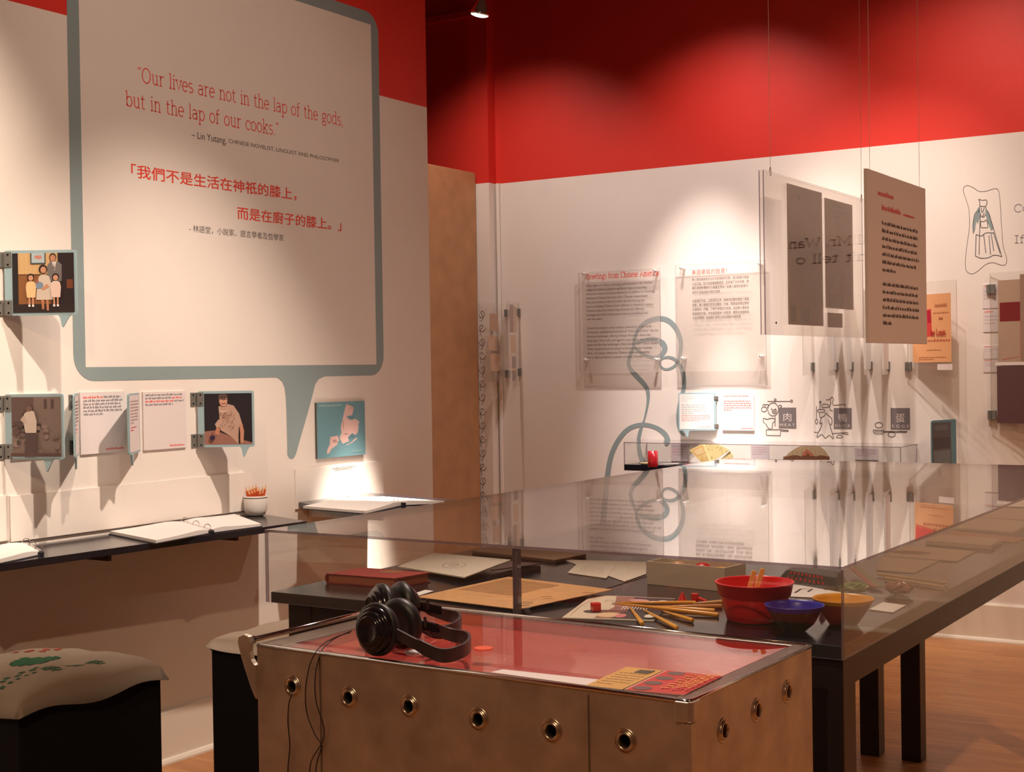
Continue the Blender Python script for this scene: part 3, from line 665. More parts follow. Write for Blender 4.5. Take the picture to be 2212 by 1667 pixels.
# ================================================================== STOOLS with rice sack cushions
def stool(label, x0, y0, x1, y1, z):
    t = thing('stool', label, 'stool', ((x0+x1)/2, (y0+y1)/2, 0))
    cx, cy = (x0+x1)/2, (y0+y1)/2
    build(M().box((x0, y0, .01), (x1, y1, z-.02)), 'body', BLACKM, t, bevel=.004)
    build(M().box((x0-.003, y0-.003, z-.0199), (x1+.003, y1+.003, z)), 'seat_board', BLACKM, t, bevel=.003)
    build(M().box((x0+.03, y0+.03, 0), (x1-.03, y1-.03, .0099)), 'plinth', BLACKM, t)
SZ = .60
stool('black cube stool at the left picture corner under a printed sack cushion', -3.60, 2.470, -3.16, 2.985, SZ)
stool('black cube stool behind the steel cart handle', -3.332, 3.373, -2.92, 3.79, SZ)
sack_m = mat('sack_cloth', (.34, .265, .20), .85, bump=(260, .25))
def cushion(label, x0, y0, x1, y1, z, hgt, sag, seed, prints=False):
    rr = random.Random(seed); ph = [rr.uniform(0, 6) for _ in range(8)]
    cx, cy, hx, hy = (x0+x1)/2, (y0+y1)/2, (x1-x0)/2, (y1-y0)/2; n = 34
    t = thing('rice_sack_cushion', label, 'cushion', (cx, cy, z), 'rice sack cushions on the stools')
    def top(u, v, h=0.):
        e = (max(0, 1-abs(u)**4.5)*max(0, 1-abs(v)**4.5))**.42
        b = hgt*e*(.80+.16*math.sin(2.3*u+ph[0])*math.cos(1.9*v+ph[1])+.10*math.sin(4*v+ph[2]+u)) + .003*e*math.sin(11*u+ph[3])*math.sin(9*v+ph[4])
        xx = cx+hx*u*(1+.02*math.sin(5*v+ph[5])); yy = cy+hy*v*(1+.02*math.sin(6*u+ph[6]))
        out = max(abs(u), abs(v)); droop = -sag*max(0, (out-.86)/.14)**1.4*(1+.45*math.sin(5*v+3*u+ph[7]))*(1-e*.3)
        return V((xx, yy, z+.004+b+droop*(1 if out > .96 else .4)+h))
    vs = []; fs = []
    for i in range(n+1):
        for j in range(n+1): vs.append(top(-1+2*i/n, -1+2*j/n))
    for i in range(n):
        for j in range(n): a = i*(n+1)+j; fs.append([a, a+n+1, a+n+2, a+1])
    o = len(vs)
    for i in range(n+1):
        for j in range(n+1):
            p = vs[i*(n+1)+j]; edge = i in (0, n) or j in (0, n); vs.append(V((p.x, p.y, p.z-.001 if edge else min(p.z-.004, z+.001))))
    for i in range(n):
        for j in range(n): a = o+i*(n+1)+j; fs.append([a, a+1, a+n+2, a+n+1])
    rim = [i*(n+1) for i in range(n+1)]+[n*(n+1)+j for j in range(1, n+1)]+[i*(n+1)+n for i in range(n-1, -1, -1)]+[j for j in range(n-1, 0, -1)]
    for a, b in zip(rim, rim[1:]+rim[:1]): fs.append([a, b, o+b, o+a])
    build(M().add(vs, fs), 'sack', sack_m, t, smooth=True)
    if prints:
        GREEN = rgb(36, 92, 58, .8); REDP = rgb(176, 64, 44, .8)
        def patch(pts, col, nm, lab):
            mb = M()
            for pl in pts:
                # subdivide the strip so that the print follows the cloth
                (u0, v0, u1, v1) = pl; k = 5
                for i in range(k):
                    for j in range(k):
                        q = [(u0+(u1-u0)*a/k, v0+(v1-v0)*b/k) for a, b in ((i, j), (i+1, j), (i+1, j+1), (i, j+1))]
                        mb.poly([top(u, v, .0016) for u, v in q])
            build(mb, nm, col, t, label=lab)
        # leaf mark made of narrowing bands
        lf = [(-.16+.05*k, -.02-.30*math.sin(PI*(k+.5)/8), -.11+.05*k, -.02+.34*math.sin(PI*(k+.5)/8)) for k in range(8)]
        patch([(a-.15, b, c-.15, d) for a, b, c, d in lf], GREEN, 'leaf_print', 'green leaf shaped print')
        marks = []
        for c0 in (-.34, -.06, .22):
            for a, b, c, d in ((.02, .02, .05, .18), (.0, .09, .22, .115), (.10, 0, .13, .20), (.18, .03, .21, .17), (.05, .02, .12, .04), (.05, .16, .12, .18)): marks.append((.42+a, c0+b, .42+c, c0+d))
        patch(marks, GREEN, 'character_print', 'row of three green printed characters')
        m2 = [(.30+.0*k+(.06 if k % 2 else 0), -.86+.09*k, .36+(.06 if k % 2 else 0), -.80+.09*k) for k in range(7)]+[(.50, -.88+.1*k, .55, -.83+.1*k) for k in range(5)]
        patch(m2, GREEN, 'letter_print', 'small green printed letters')
        patch([(-.62+.07*(k % 2), .05+.10*k, -.56+.07*(k % 2), .13+.10*k) for k in range(7)], REDP, 'red_print', 'faded red print along the far edge')
    return t
cushion('lumpy printed rice sack cushion with green leaf and characters on the left corner stool', -3.62, 2.445, -3.135, 3.0, SZ, .075, .022, 3, True)
cushion('plain tan sack cushion on the stool behind the cart handle', -3.345, 3.36, -2.905, 3.80, SZ, .045, .014, 8)

# ================================================================== TABLES AND GLASS CASES
XA, XM0, XM1, XB = -2.326, -1.6127, -1.6123, -.881
Y0, Y1, ZG0, ZG1 = 2.542, 5.317, .943, 1.119
GT = .006
def table(label, x0, x1, legx):
    t = thing('display_table', label, 'table', ((x0+x1)/2, (Y0+Y1)/2, 0))
    ya, yb_ = Y0+.009, Y1-.009
    build(M().box((x0, ya, ZT-.026), (x1, yb_, ZT)), 'table_top', BLACK, t, bevel=.002)
    lx0, lx1 = legx; lw = .074; fx = lx1+.022
    for x in (lx0+.002, fx-.024): build(M().box((x, ya+.012+lw, ZT-.085), (x+.022, yb_-.012-lw, ZT-.0262)), 'apron', BLACKW, t)
    for y in (ya+.014, yb_-.036): build(M().box((lx0+lw, y, ZT-.085), (fx-lw, y+.022, ZT-.0262)), 'apron', BLACKW, t)
    for x in (lx0, fx-lw):
        for y in (ya+.012, yb_-.012-lw):
            build(M().box((x, y, 0), (x+lw, y+lw, ZT-.0262)), 'leg', BLACKW, t, bevel=.003)
BLACKW = mat('black_stained_wood', (.016, .010, .012), .34, noise=(18, .25))
table('long black table under the left glass case, farther from the right edge', XA+.008, XM0-.002, (XA+.052, XM0-.085))
table('long black table under the right glass case, its dark leg beside the steel cart', XM1+.002, XB-.008, (XM1+.022, XB-.031))

def pane(mb, a, b, clr=None):
    """thin clear sheet; its two wide faces are slot 0, the four narrow ones slot 1"""
    a, b = V(a), V(b); d = b-a; k = min(range(3), key=lambda i: d[i]); e = [X_, Y_, Z_]
    i, j = [q for q in range(3) if q != k]
    if (i, j) == (0, 2): i, j = 2, 0
    p = [a, a+e[i]*d[i], a+e[i]*d[i]+e[j]*d[j], a+e[j]*d[j]]
    mb.prism(p, e[k]*d[k], 0, 1)
    if clr is not None:
        for q, f in enumerate(mb.f):
            if all(abs(mb.v[x].x-clr) < 1e-6 for x in f): mb.m[q] = 0
    return mb
def case(label, x0, x1, y0, y1, z0, z1, name='glass_case', T=GT, y_skip=False, seam=None):
    t = thing(name, label, 'display case', ((x0+x1)/2, (y0+y1)/2, z0))
    mt = [ACR, ACE]
    build(pane(M(), (x0, y0, z1-T), (x1, y1, z1), seam), 'top_pane', mt, t)
    build(pane(M(), (x0, y0, z0), (x1, y0+T, z1-T-.0002)), 'front_pane', mt, t)
    for xs in (x0, x1-T):
        if seam is not None and abs(xs-seam) < T+.001: build(M().box((xs, y0+T+.0002, z0), (xs+T, y0+T+.016, z1-T-.0002), 0), 'joint_strip', ACE, t)
        else: build(pane(M(), (xs, y0+T+.0002, z0), (xs+T, y1-T-.0002, z1-T-.0002)), 'side_pane', mt, t)
    if not y_skip: build(pane(M(), (x0, y1-T, z0), (x1, y1, z1-T-.0002)), 'back_pane', mt, t)
    return t
case('left of the two low clear glass cases, over the red book and open menus', XA, XM0, Y0, Y1, ZG0, ZG1, seam=XM0)
case('right of the two low clear glass cases, over the chopsticks and coloured bowls', XM1, XB, Y0, Y1, ZG0, ZG1, seam=XM1)

# ------------------------------------------------------------------ things inside the cases
ZI = ZT+.0006
def TZ(x, y, h=0): return AZ(x, y, ZI+h)
def sheet(name, label, px, mats, cat, fill=None, th=.0012, lift=0, group=None, curl=None, nrm=Z_):
    P = [TZ(*p, lift) for p in px]; t = thing(name, label, cat, sum(P, V((0, 0, 0)))/len(P), group)
    build(M().prism(P[::-1] if (P[1]-P[0]).cross(P[2]-P[1]).z < 0 else P, Z_*th), 'sheet', mats, t)
    if fill:
        c = Canvas(*[p+Z_*(th+.0003) for p in P[:4]], Z_); fill(c); c.build('print', t)
    return t
def bent_sheet(name, label, px, hts, mats, cat, fill=None, th=.0015, ink=None):
    """sheet on a bilinear patch whose edges lift: hts = height at the four corners and the centre"""
    P = [TZ(*p, h_) for p, h_ in zip(px, hts)]
    for p in P: p.z = ZI
    n = 12; t = thing(name, label, cat, sum(P, V((0, 0, 0)))/4)
    def S(u, v, h=0):
        a = (P[0]*(1-u)+P[1]*u)*(1-v)+(P[3]*(1-u)+P[2]*u)*v
        z = (hts[0]*(1-u)+hts[1]*u)*(1-v)+(hts[3]*(1-u)+hts[2]*u)*v + hts[4]*16*u*(1-u)*v*(1-v)
        return a+Z_*(z+h)
    vs = []; fs = []
    for h in (th, 0):
        for i in range(n+1):
            for j in range(n+1): vs.append(S(i/n, j/n, h))
    o = (n+1)**2
    for i in range(n):
        for j in range(n):
            a = i*(n+1)+j; fs += [[a, a+1, a+n+2, a+n+1], [o+a, o+a+n+1, o+a+n+2, o+a+1]]
    rim = [i*(n+1) for i in range(n+1)]+[n*(n+1)+j for j in range(1, n+1)]+[i*(n+1)+n for i in range(n-1, -1, -1)]+[j for j in range(n-1, 0, -1)]
    for a, b in zip(rim, rim[1:]+rim[:1]): fs.append([a, b, o+b, o+a])
    build(M().add(vs, fs), 'sheet', mats, t, smooth=False)
    if fill: build(fill(S, th), 'print', ink or INK, t)
    return t
MANILA = mat('manila_paper', (.56, .30, .12), .7, noise=(30, .06)); TAN = mat('tan_card', (.36, .235, .15), .7); CREAM = mat('cream_paper', (.66, .58, .48), .75)
# red book
P = [TZ(*p) for p in ((705, 1259), (853, 1270.5), (930, 1257), (783, 1246))]
bk = thing('red_book', 'closed old red book with worn cover at the left end of the case', 'book', sum(P, V((0, 0, 0)))/4)
REDB = mat('red_book_cloth', (.33, .035, .03), .6, noise=(40, .2)); inn = sum(P, V((0, 0, 0)))/4
hb = .0245
for z in (0, hb-.003): build(M().prism([p+Z_*z for p in P], Z_*.003), 'cover', REDB, bk)
Q = [p+(inn-p)*.05 for p in P]; build(M().prism([p+Z_*.0031 for p in Q], Z_*(hb-.0062)), 'page_block', mat('red_page_edge', (.42, .13, .07), .8), bk)
ax = (P[3]-P[0]).normalized(); sd = (P[1]-P[0]).normalized()
build(M().prism([P[0]+sd*.0+Z_*.003, P[0]-sd*.005+Z_*.008, P[0]-sd*.005+Z_*(hb-.008), P[0]+Z_*(hb-.003)], ax*((P[3]-P[0]).length)), 'spine', REDB, bk)
e = inn+Z_*(hb+.0004); build(M().poly([e+ax*.03+sd*(.012+.03*math.cos(a))+ax*.022*math.sin(a) for a in [2*PI*i/20 for i in range(20)]]), 'cover_stamp', rgb(150, 104, 70, .5), bk, label='worn tan stamp on the cover')
# open menu booklet with a cover logo
def menu_print(S, th):
    mb = M()
    def ln(pts, w=.0013, c=False): mb.stroke([S(u, v, th+.0004) for u, v in pts], w, Z_, 0, c)
    ln([(.03, .06), (.97, .06)]); ln([(.03, .13), (.97, .13)], .0008)
    ln([(.60+.13*math.cos(a), .60+.16*math.sin(a)) for a in [2*PI*i/24 for i in range(24)]], .0012, True)
    ln([(.53, .62), (.56, .55), (.60, .53), (.64, .57)], .002); ln([(.57, .66), (.62, .68), (.67, .66)], .002); ln([(.55, .58), (.60, .60), (.66, .59)], .0016)
    ln([(.25, .30), (.30, .28)], .002); ln([(.05, .62), (.07, .58)], .002)
    return mb
bm = bent_sheet('open_menu', 'large open white menu with an oval line drawing behind the red book', ((938, 1196), (1104, 1211), (1003, 1249), (859, 1225)), (.012, .022, .012, .006, .003), CREAM, 'menu', menu_print, .003)
a, b, c_ = TZ(1104, 1212, .022), TZ(1060, 1233, .019), TZ(1168, 1217, .016)
a.z = b.z = c_.z = ZI
build(M().add([a+Z_*.022, b+Z_*.022, c_+Z_*.016, a+Z_*.019, b+Z_*.019, c_+Z_*.013], [[0, 1, 2], [3, 5, 4], [0, 3, 4, 1], [1, 4, 5, 2], [2, 5, 3, 0]]), 'right_leaf', mat('menu_dark_cover', (.10, .06, .06), .6), bm, label='dark right leaf standing up')
build(M().prism([b, TZ(1092, 1242), TZ(1150, 1226), c_], Z_*.010), 'lower_pages', mat('menu_dark_cover', (.10, .06, .06), .6), bm)
# orange manila menu
def rows_print(n, u0, u1, v0, v1, w=.0042, hv=True):
    def f(S, th):
        mb = M()
        for k in range(n):
            v = v0+(v1-v0)*k/(n-1); u = u0
            while u < u1-.02:
                du = min(rnd.uniform(.015, .04), u1-u); mb.stroke([S(u, v, th+.0004), S(u+du*.8, v, th+.0004)], w, Z_); u += du
        return mb
    return f
mb_f = rows_print(15, .06, .60, .10, .62)
def manila_print(S, th):
    mb = mb_f(S, th)
    for u, v in ((.80, .55), (.86, .60), (.80, .80), (.86, .82), (.93, .25), (.9, .9)): mb.stroke([S(u, v, th+.0004), S(u+.05, v-.06, th+.0004)], .0030, Z_)
    return mb
bent_sheet('manila_menu', 'large orange manila menu sheet with fine handwritten lines near the case joint', ((1098, 1246.5), (1323, 1274), (1121.5, 1317), (899, 1290)), (.003, .012, .006, .002, .001), MANILA, 'menu', manila_print, ink=rgb(128, 82, 40, .7))
sheet('label_card', 'small white label card between the red book and the orange menu', ((883, 1286), (919, 1274.5), (937, 1277), (894, 1290)), PAPER, 'label')
# folder lying far back
P = [TZ(*p) for p in ((1020, 1195), (1200, 1216), (1266, 1203), (1090, 1184))]
fd = thing('brown_folder', 'flat brown folder behind the open menu in the left case', 'folder', sum(P, V((0, 0, 0)))/4)
build(M().prism(P, Z_*.007), 'pages', mat('folder_dark', (.15, .07, .045), .7), fd); build(M().prism([p+Z_*.0072 for p in P], Z_*.002), 'cover', TAN, fd)
def faint(c): c.bars(.15, .25, .80, 8, .08, .010, (158, 140, 124), None, .6)
sheet('printed_sheet', 'plain pale sheet with faint print left of the white open box', ((1215, 1209), (1396, 1214), (1396, 1240), (1349, 1256.5)), CREAM, 'paper')
sheet('printed_sheet', 'pale sheet with dark lower edge in front of the brown folder', ((1226, 1238), (1250, 1216), (1330, 1222), (1310, 1250)), CREAM, 'paper', faint, .002)
# binder clip
t = thing('black_clip', 'small black clip in front of the orange menu by the case joint', 'clip', TZ(1137, 1324))
q = TZ(1137, 1324); u = (TZ(1148, 1320)-TZ(1126, 1328)); u.z = 0; u.normalize(); w_ = u.cross(Z_)
build(M().prism([q-u*.011-w_*.006, q-u*.011+w_*.006, q-u*.011+w_*.001+Z_*.010, q-u*.011-w_*.001+Z_*.010], u*.022), 'body', mat('clip_black', (.015, .014, .016), .25), t)
build(M().tube([q+u*.008+Z_*.009, q+u*.014+Z_*.012+w_*.003, q+u*.016+Z_*.011], .0012, 6), 'lever', CHROME, t)
# open white box with trinkets
bx = [TZ(*p) for p in ((1398, 1261), (1556, 1277))]; u = (bx[1]-bx[0]); u.z = 0; L0 = u.length; u.normalize(); v_ = Z_.cross(u)
hbx = .056; dp = .10; bt = mat('white_card_box', (.66, .59, .50), .75)
t = thing('open_box', 'long open white cardboard box standing behind the chopsticks', 'box', bx[0]+u*L0/2+v_*dp/2)
def slabq(o, a, b, c, nm): build(M().prism([o, o+a, o+a+b, o+b], c), nm, bt, t)
slabq(bx[0], u*(L0+.012), v_*dp, Z_*.002, 'bottom')
slabq(bx[0]+Z_*.0021, u*(L0+.012), v_*.003, Z_*(hbx-.002), 'front_wall'); slabq(bx[0]+Z_*.0021+v_*(dp-.003), u*(L0+.012), v_*.003, Z_*(hbx-.002), 'back_wall')
slabq(bx[0]+Z_*.0021+v_*.0031, u*.003, v_*(dp-.0062), Z_*(hbx-.002), 'end_wall'); slabq(bx[0]+Z_*.0021+v_*.0031+u*(L0+.009), u*.003, v_*(dp-.0062), Z_*(hbx-.002), 'end_wall')
for k, (f, col, lb, r) in enumerate(((.28, (196, 150, 110), 'pale brown ball lying in the open white box', .026), (.62, (190, 24, 30), 'red ball lying in the open white box', .027), (.86, (214, 150, 30), 'yellow ball lying in the open white box', .024))):
    c0 = bx[0]+u*(L0*f)+v_*dp*.5+Z_*(.0022)
    mb = M(); mb.lathe([(r*math.sin(PI*i/12)*.99+.0002, r-r*math.cos(PI*i/12)) for i in range(13)], c0+Z_*.0005, Z_, 20)
    tag(build(mb, 'toy_ball', rgb(*col, .4), smooth=True), lb, 'ball', 'balls in the white box')
# postcard
def art_post(c):
    c.rect(0, 0, 1, 1, (208, 192, 170)); c.rect(.42, .02, 1, .98, (60, 48, 52)); c.poly([(.30, .02), (.52, .02), (.60, .5), (.52, .98), (.34, .98), (.42, .5)], (150, 104, 92))
    c.ell(.26, .72, .12, .07, (66, 56, 54)); c.poly([(.2, .66), (.6, .60), (.62, .70), (.25, .76)], (120, 70, 62)); c.ell(.46, .84, .13, .10, (214, 180, 140)); c.ell(.60, .86, .06, .08, (204, 120, 120))
    for k in range(9): c.rect(.52+.035*k, .46, .535+.035*k, .60, (230, 220, 210))
    c.ell(.62, .2, .12, .06, (204, 150, 150)); c.ell(.9, .2, .05, .05, (190, 190, 190)); c.ell(.92, .86, .06, .08, (206, 204, 190)); c.line([(.24, .30), (.30, .22), (.36, .30), (.42, .22)], .002, (90, 110, 80)); c.line([(.06, .9), (.04, .5), (.1, .1)], .001, (190, 120, 100))
    c.line([(.44, .34), (.36, .40), (.40, .36)], .006, (40, 28, 30))
sheet('picture_postcard', 'glossy illustrated postcard under the yellow chopsticks', ((1280, 1286.5), (1459, 1294), (1413, 1342), (1214, 1335.5)), PAPER, 'postcard', art_post, .0016)
# game pieces
REDP = mat('red_plastic', (.66, .018, .016), .3)
q = TZ(1287, 1320, .0022)
u = RT.copy(); u.z = 0; u.normalize(); w_ = Z_.cross(u); s = .0093
tag(build(M().obox(q+Z_*(s+.0004), (u*.96+w_*.28)*s, (w_*.96-u*.28)*s, Z_*s), 'red_cube', REDP, bevel=.0012), 'small red plastic cube standing on the postcard', 'game piece')
q = TZ(1474, 1299); tag(build(M().lathe([(.0105, 0), (.0100, .003), (.0015, .022), (.0004, .0228)], q, Z_, 20), 'red_cone', REDP, smooth=False), 'small red plastic cone behind the chopsticks', 'game piece')
q = TZ(1504, 1301)
t = thing('red_mallet', 'tiny red plastic mallet lying beside the red cone', 'game piece', q)
build(M().tube([q+Z_*.0002+V((-.003, 0, 0)), q+Z_*.020+V((-.003, 0, 0))], .0085, 16), 'head', REDP, t); build(M().tube([q+V((.0055, 0, .010)), q+V((.026, -.002, .0045))], .0038, 10), 'handle', REDP, t)
# chopsticks
YEL = mat('yellow_plastic', (.74, .36, .055), .3)
cs = [((1342, 1303), (1503, 1302), .006, YEL, 'uppermost in the fan of sticks'), ((1330, 1304.5), (1552, 1328), .010, YEL, 'longest, ending beside the red tub'), ((1400, 1311), (1544, 1319), .004, YEL, 'just behind the longest one'),
      ((1415, 1312), (1560, 1309), .004, rgb(200, 140, 90, .4), 'paler, running under the red tub edge'), ((1498, 1305), (1562, 1299.5), .004, rgb(206, 160, 110, .5), 'short pale one farthest back'), ((1361, 1313), (1387.5, 1347), .004, YEL, 'pointing down left over the postcard edge'),
      ((1391, 1319), (1462, 1356), .004, YEL, 'pointing towards the cart, centre front'), ((1434, 1322), (1496, 1340), .004, YEL, 'short end right of the centre front one')]
for a, b, h, m_, lb in cs:
    tip, end = TZ(*a, h), TZ(*b, .0045)
    tip.z = ZI+h+.0018
    d = (end-tip).normalized(); L1 = (end-tip).length
    if L1 < .19: tip = end-d*.19 if False else tip
    tag(build(M().tube([tip, tip+d*L1*.5, tip+d*(L1-.002), end], [.0020, .0040, .0052, .0042], 12), 'chopstick', m_, smooth=True), 'yellow chopstick, '+lb, 'chopstick', 'yellow chopsticks by the postcard')
# bowls
def bowl(name, label, px, rim_px, zrim_px, prof, mats, mfun, group=None):
    q = TZ(*px); D = px_of(q)[2]; R = rim_px*D/FPX; H = zrim_px*D/FPX
    o = build(M().lathe([(r*R, h*H) for r, h in prof], q+Z_*.0002, Z_, 40, mfun=mfun), name, mats, smooth=True)
    return tag(o, label, 'bowl', group), q, R, H
RB = mat('red_tub_plastic', (.70, .014, .022), .28); 
o, q, R, H = bowl('red_tub', 'red plastic tub with a collar, largest vessel in the right case', (1631, 1338), 85, 83, [(.02, 0), (.68, 0), (.71, .02), (.855, .62), (.86, .64), (.905, .65), (.975, .965), (1, .97), (1, 1), (.955, 1), (.94, .97), (.84, .62), (.66, .05), (.02, .04)], [RB], None)
for k, (dx, lb) in enumerate(((-.012, 'left wooden tong leg leaning out of the red tub'), (.006, 'right wooden tong leg leaning out of the red tub'))):
    b0 = q+u*(dx*.6-.02)+Z_*.006; e0 = q+u*(dx+.012)+w_*(-.0)+Z_*(H+.022+.004*k)
    d = (e0-b0).normalized(); sdv = d.cross(w_).normalized()
    tag(build(M().prism([b0-sdv*.0050-w_*.003, b0+sdv*.0050-w_*.003, b0+sdv*.0050+w_*.003, b0-sdv*.0050+w_*.003], e0-b0), 'wooden_tong', rgb(232, 194, 112, .6), bevel=.001), lb, 'tongs', 'wooden tongs in the red tub')
qq = q+u*(-.036)+Z_*.0035+w_*.0; rb = .014
tag(build(M().lathe([(rb*math.sin(PI*i/10)*.99+.0002, rb-rb*math.cos(PI*i/10)) for i in range(11)], qq+w_*(-.01), Z_, 16), 'red_bead', mat('red_gloss', (.6, .02, .02), .12), smooth=True), 'small shiny red ball inside the red tub', 'ball')
DKG = mat('olive_glass', (.035, .036, .018), .2); BLP = mat('blue_plastic', (.022, .035, .36), .3)
bowl('blue_rimmed_bowl', 'small bowl with blue rim and dark olive body in front of the red tub', (1717, 1362), 64.5, 57, [(.02, 0), (.34, 0), (.38, .03), (.64, .28), (.86, .70), (.93, .82), (.985, .97), (1, 1), (.96, 1), (.92, .88), (.56, .30), (.02, .10)], [DKG, BLP], lambda i: 1 if i >= 5 else 0)
YLB = mat('yellow_bowl_plastic', (.70, .33, .03), .3); BRB = mat('amber_brown_plastic', (.27, .075, .05), .3)
bowl('yellow_rimmed_bowl', 'bowl with yellow rim and brown body behind the case corner', (1822, 1348), 66, 57, [(.02, 0), (.42, 0), (.46, .02), (.80, .60), (.93, .84), (.985, .97), (1, 1), (.965, 1), (.93, .9), (.60, .30), (.02, .08)], [BRB, YLB], lambda i: 1 if i >= 4 else 0)
# napkin corner between the bowls, papers and packets behind
q = TZ(1776, 1336); tag(build(M().add([q+u*-.008, q+u*.009, q+w_*.012, q+Z_*.014+w_*.004], [[0, 1, 3], [1, 2, 3], [2, 0, 3], [0, 2, 1]]), 'folded_napkin', PAPER), 'white folded napkin tip between the blue and yellow bowls', 'napkin')
def art_script(c):
    c.line([(.20, .75), (.28, .45), (.48, .40), (.42, .62)], .005, (40, 34, 40)); c.line([(.70, .42), (.80, .30), (.92, .36), (.86, .46)], .004, (40, 34, 40)); c.line([(.10, .2), (.3, .12)], .003, (60, 50, 50)); c.line([(.5, .12), (.7, .08)], .003, (60, 50, 50))
sheet('script_sheet', 'white sheet with thick black brush strokes behind the red tub', ((1702, 1258), (1822, 1266), (1812, 1294), (1690, 1288)), PAPER, 'paper', art_script)
P = [TZ(*p) for p in ((1676, 1256), (1822, 1281), (1838, 1262), (1700, 1240))]
t = thing('snack_packet', 'dark olive packet with red lettering behind the red tub', 'packet', sum(P, V((0, 0, 0)))/4)
cen = sum(P, V((0, 0, 0)))/4+Z_*.020
T4 = [p*.72+(cen-Z_*.02)*.28+Z_*.030 for p in P]
build(M().add(P+T4, [[3, 2, 1, 0], [4, 5, 6, 7], [0, 1, 5, 4], [1, 2, 6, 5], [2, 3, 7, 6], [3, 0, 4, 7]]), 'bag', mat('olive_foil', (.075, .065, .05), .35, bump=(60, .5)), t, bevel=.004)
mb = M(); f0, f1, g1, g0 = P[0], P[1], T4[1], T4[0]
nn = (f1-f0).cross(g0-f0).normalized(); nn = nn if nn.y < 0 else -nn
for k in range(9):
    a = .12+.075*k; x0 = f0*(1-a)+f1*a; y0_ = g0*(1-a)+g1*a
    for dd in (.35, .75):
        p0 = x0*(1-dd)+y0_*dd; d0 = (f1-f0).normalized(); mb.add([p0+nn*.001, p0+d0*.006+nn*.001, p0+d0*.006+(y0_-x0)*.18+nn*.001, p0+(y0_-x0)*.2+nn*.001], [[0, 1, 2, 3]])
build(mb, 'red_lettering', rgb(190, 44, 36, .5), t)
def crumple(name, label, px, rx, rz, m_, cat, seed, ht=1.):
    q = TZ(*px); D = px_of(q)[2]; r = rx*D/FPX; z = rz*D/FPX; rr = random.Random(seed); mb = M(); n, k = 9, 16; vs = []
    for i in range(n+1):
        for j in range(k):
            a = PI*i/n; b = 2*PI*j/k; s_ = 1+rr.uniform(-.16, .16)
            vs.append(q+V((r*math.sin(a)*math.cos(b)*s_, r*.7*math.sin(a)*math.sin(b)*s_, max(.0003, z/2-z/2*math.cos(a)*(1 if i in (0, n) else s_)))))
    fs = [[i*k+j, i*k+(j+1) % k, (i+1)*k+(j+1) % k, (i+1)*k+j] for i in range(n) for j in range(k)]
    return tag(build(mb.add(vs, fs), name, m_), label, cat)
crumple('green_packet', 'crumpled glossy green packet behind the yellow rimmed bowl', (1846, 1279), 30, 22, mat('green_foil', (.12, .20, .07), .25), 'packet', 5)
crumple('brown_packet', 'crumpled reddish brown packet beside the bamboo chopsticks', (1942, 1283), 30, 28, mat('brown_foil', (.24, .09, .06), .3), 'packet', 9)
a, b = TZ(1852, 1222, .018), TZ(1908, 1268, .006); d = (b-a); sdv = d.cross(Z_).normalized()*.016
t = thing('green_wrapper', 'flat green and red chopstick wrapper leaning over the green packet', 'wrapper', TZ(1880, 1262))
build(M().prism([a-sdv*.1, b-sdv*.1, b+sdv*.9, a+sdv*.9], Z_*.002), 'green_side', rgb(92, 116, 58, .4), t); build(M().prism([a+sdv*.92, b+sdv*.92, b+sdv*1.7, a+sdv*1.7], Z_*.002), 'red_strip', rgb(150, 70, 54, .4), t)
for k, (a, b) in enumerate((((1896, 1239), (2044, 1259)), ((1912, 1247), (2040, 1268)))):
    a, b = TZ(*a, .006), TZ(*b, .0045); d = (b-a).normalized()
    tag(build(M().tube([a, b], [.0036, .0030], 8), 'bamboo_chopstick', BAM), 'pale bamboo chopstick beside the white sheets, '+('the far one' if k == 0 else 'the near one'), 'chopstick', 'bamboo chopsticks in the right case')
sheet('label_card', 'small blank white card right of the yellow rimmed bowl', ((1907, 1301.5), (1957, 1308), (1929, 1323.5), (1878, 1317)), PAPER, 'label', th=.0015)
SHT = mat('grey_white_sheet', (.52, .43, .36), .7)
sheet('menu_sheet', 'nearest pale menu sheet on the right side of the case', ((1904, 1203), (2027, 1212.5), (1975, 1238.5), (1893, 1232)), SHT, 'menu', th=.002)
t = sheet('menu_sheet', 'pale menu sheet with a brown round mark, second from the front', ((1950, 1178), (2106, 1192.5), (2067, 1213.5), (1912, 1202)), SHT, 'menu', th=.003)
q = TZ(1968, 1193, .0036); r = 44*px_of(q)[2]/FPX
build(M().poly([q+V((r*math.cos(a), r*.62*math.sin(a), 0)) for a in [2*PI*i/28 for i in range(28)]]), 'round_mark', rgb(128, 96, 84, .6), t, label='brown round mark')
sheet('menu_sheet', 'pale menu sheet with a shaded notch, third from the front', ((2033, 1162), (2165, 1171.5), (2142, 1187), (2000, 1176)), SHT, 'menu', th=.012)
sheet('menu_sheet', 'reddish menu sheet, fourth from the front on the right side', ((2060, 1147), (2214, 1163), (2193, 1172), (2036, 1160)), mat('reddish_sheet', (.44, .24, .17), .7), 'menu', th=.002)
sheet('menu_sheet', 'pale menu sheet beyond the reddish one near the right edge', ((2105, 1121), (2230, 1130), (2190, 1152), (2064, 1144)), SHT, 'menu', th=.006)
sheet('menu_sheet', 'farthest pale menu sheet near the right picture edge', ((2150, 1098), (2300, 1104), (2250, 1126), (2106, 1118)), SHT, 'menu', th=.004)

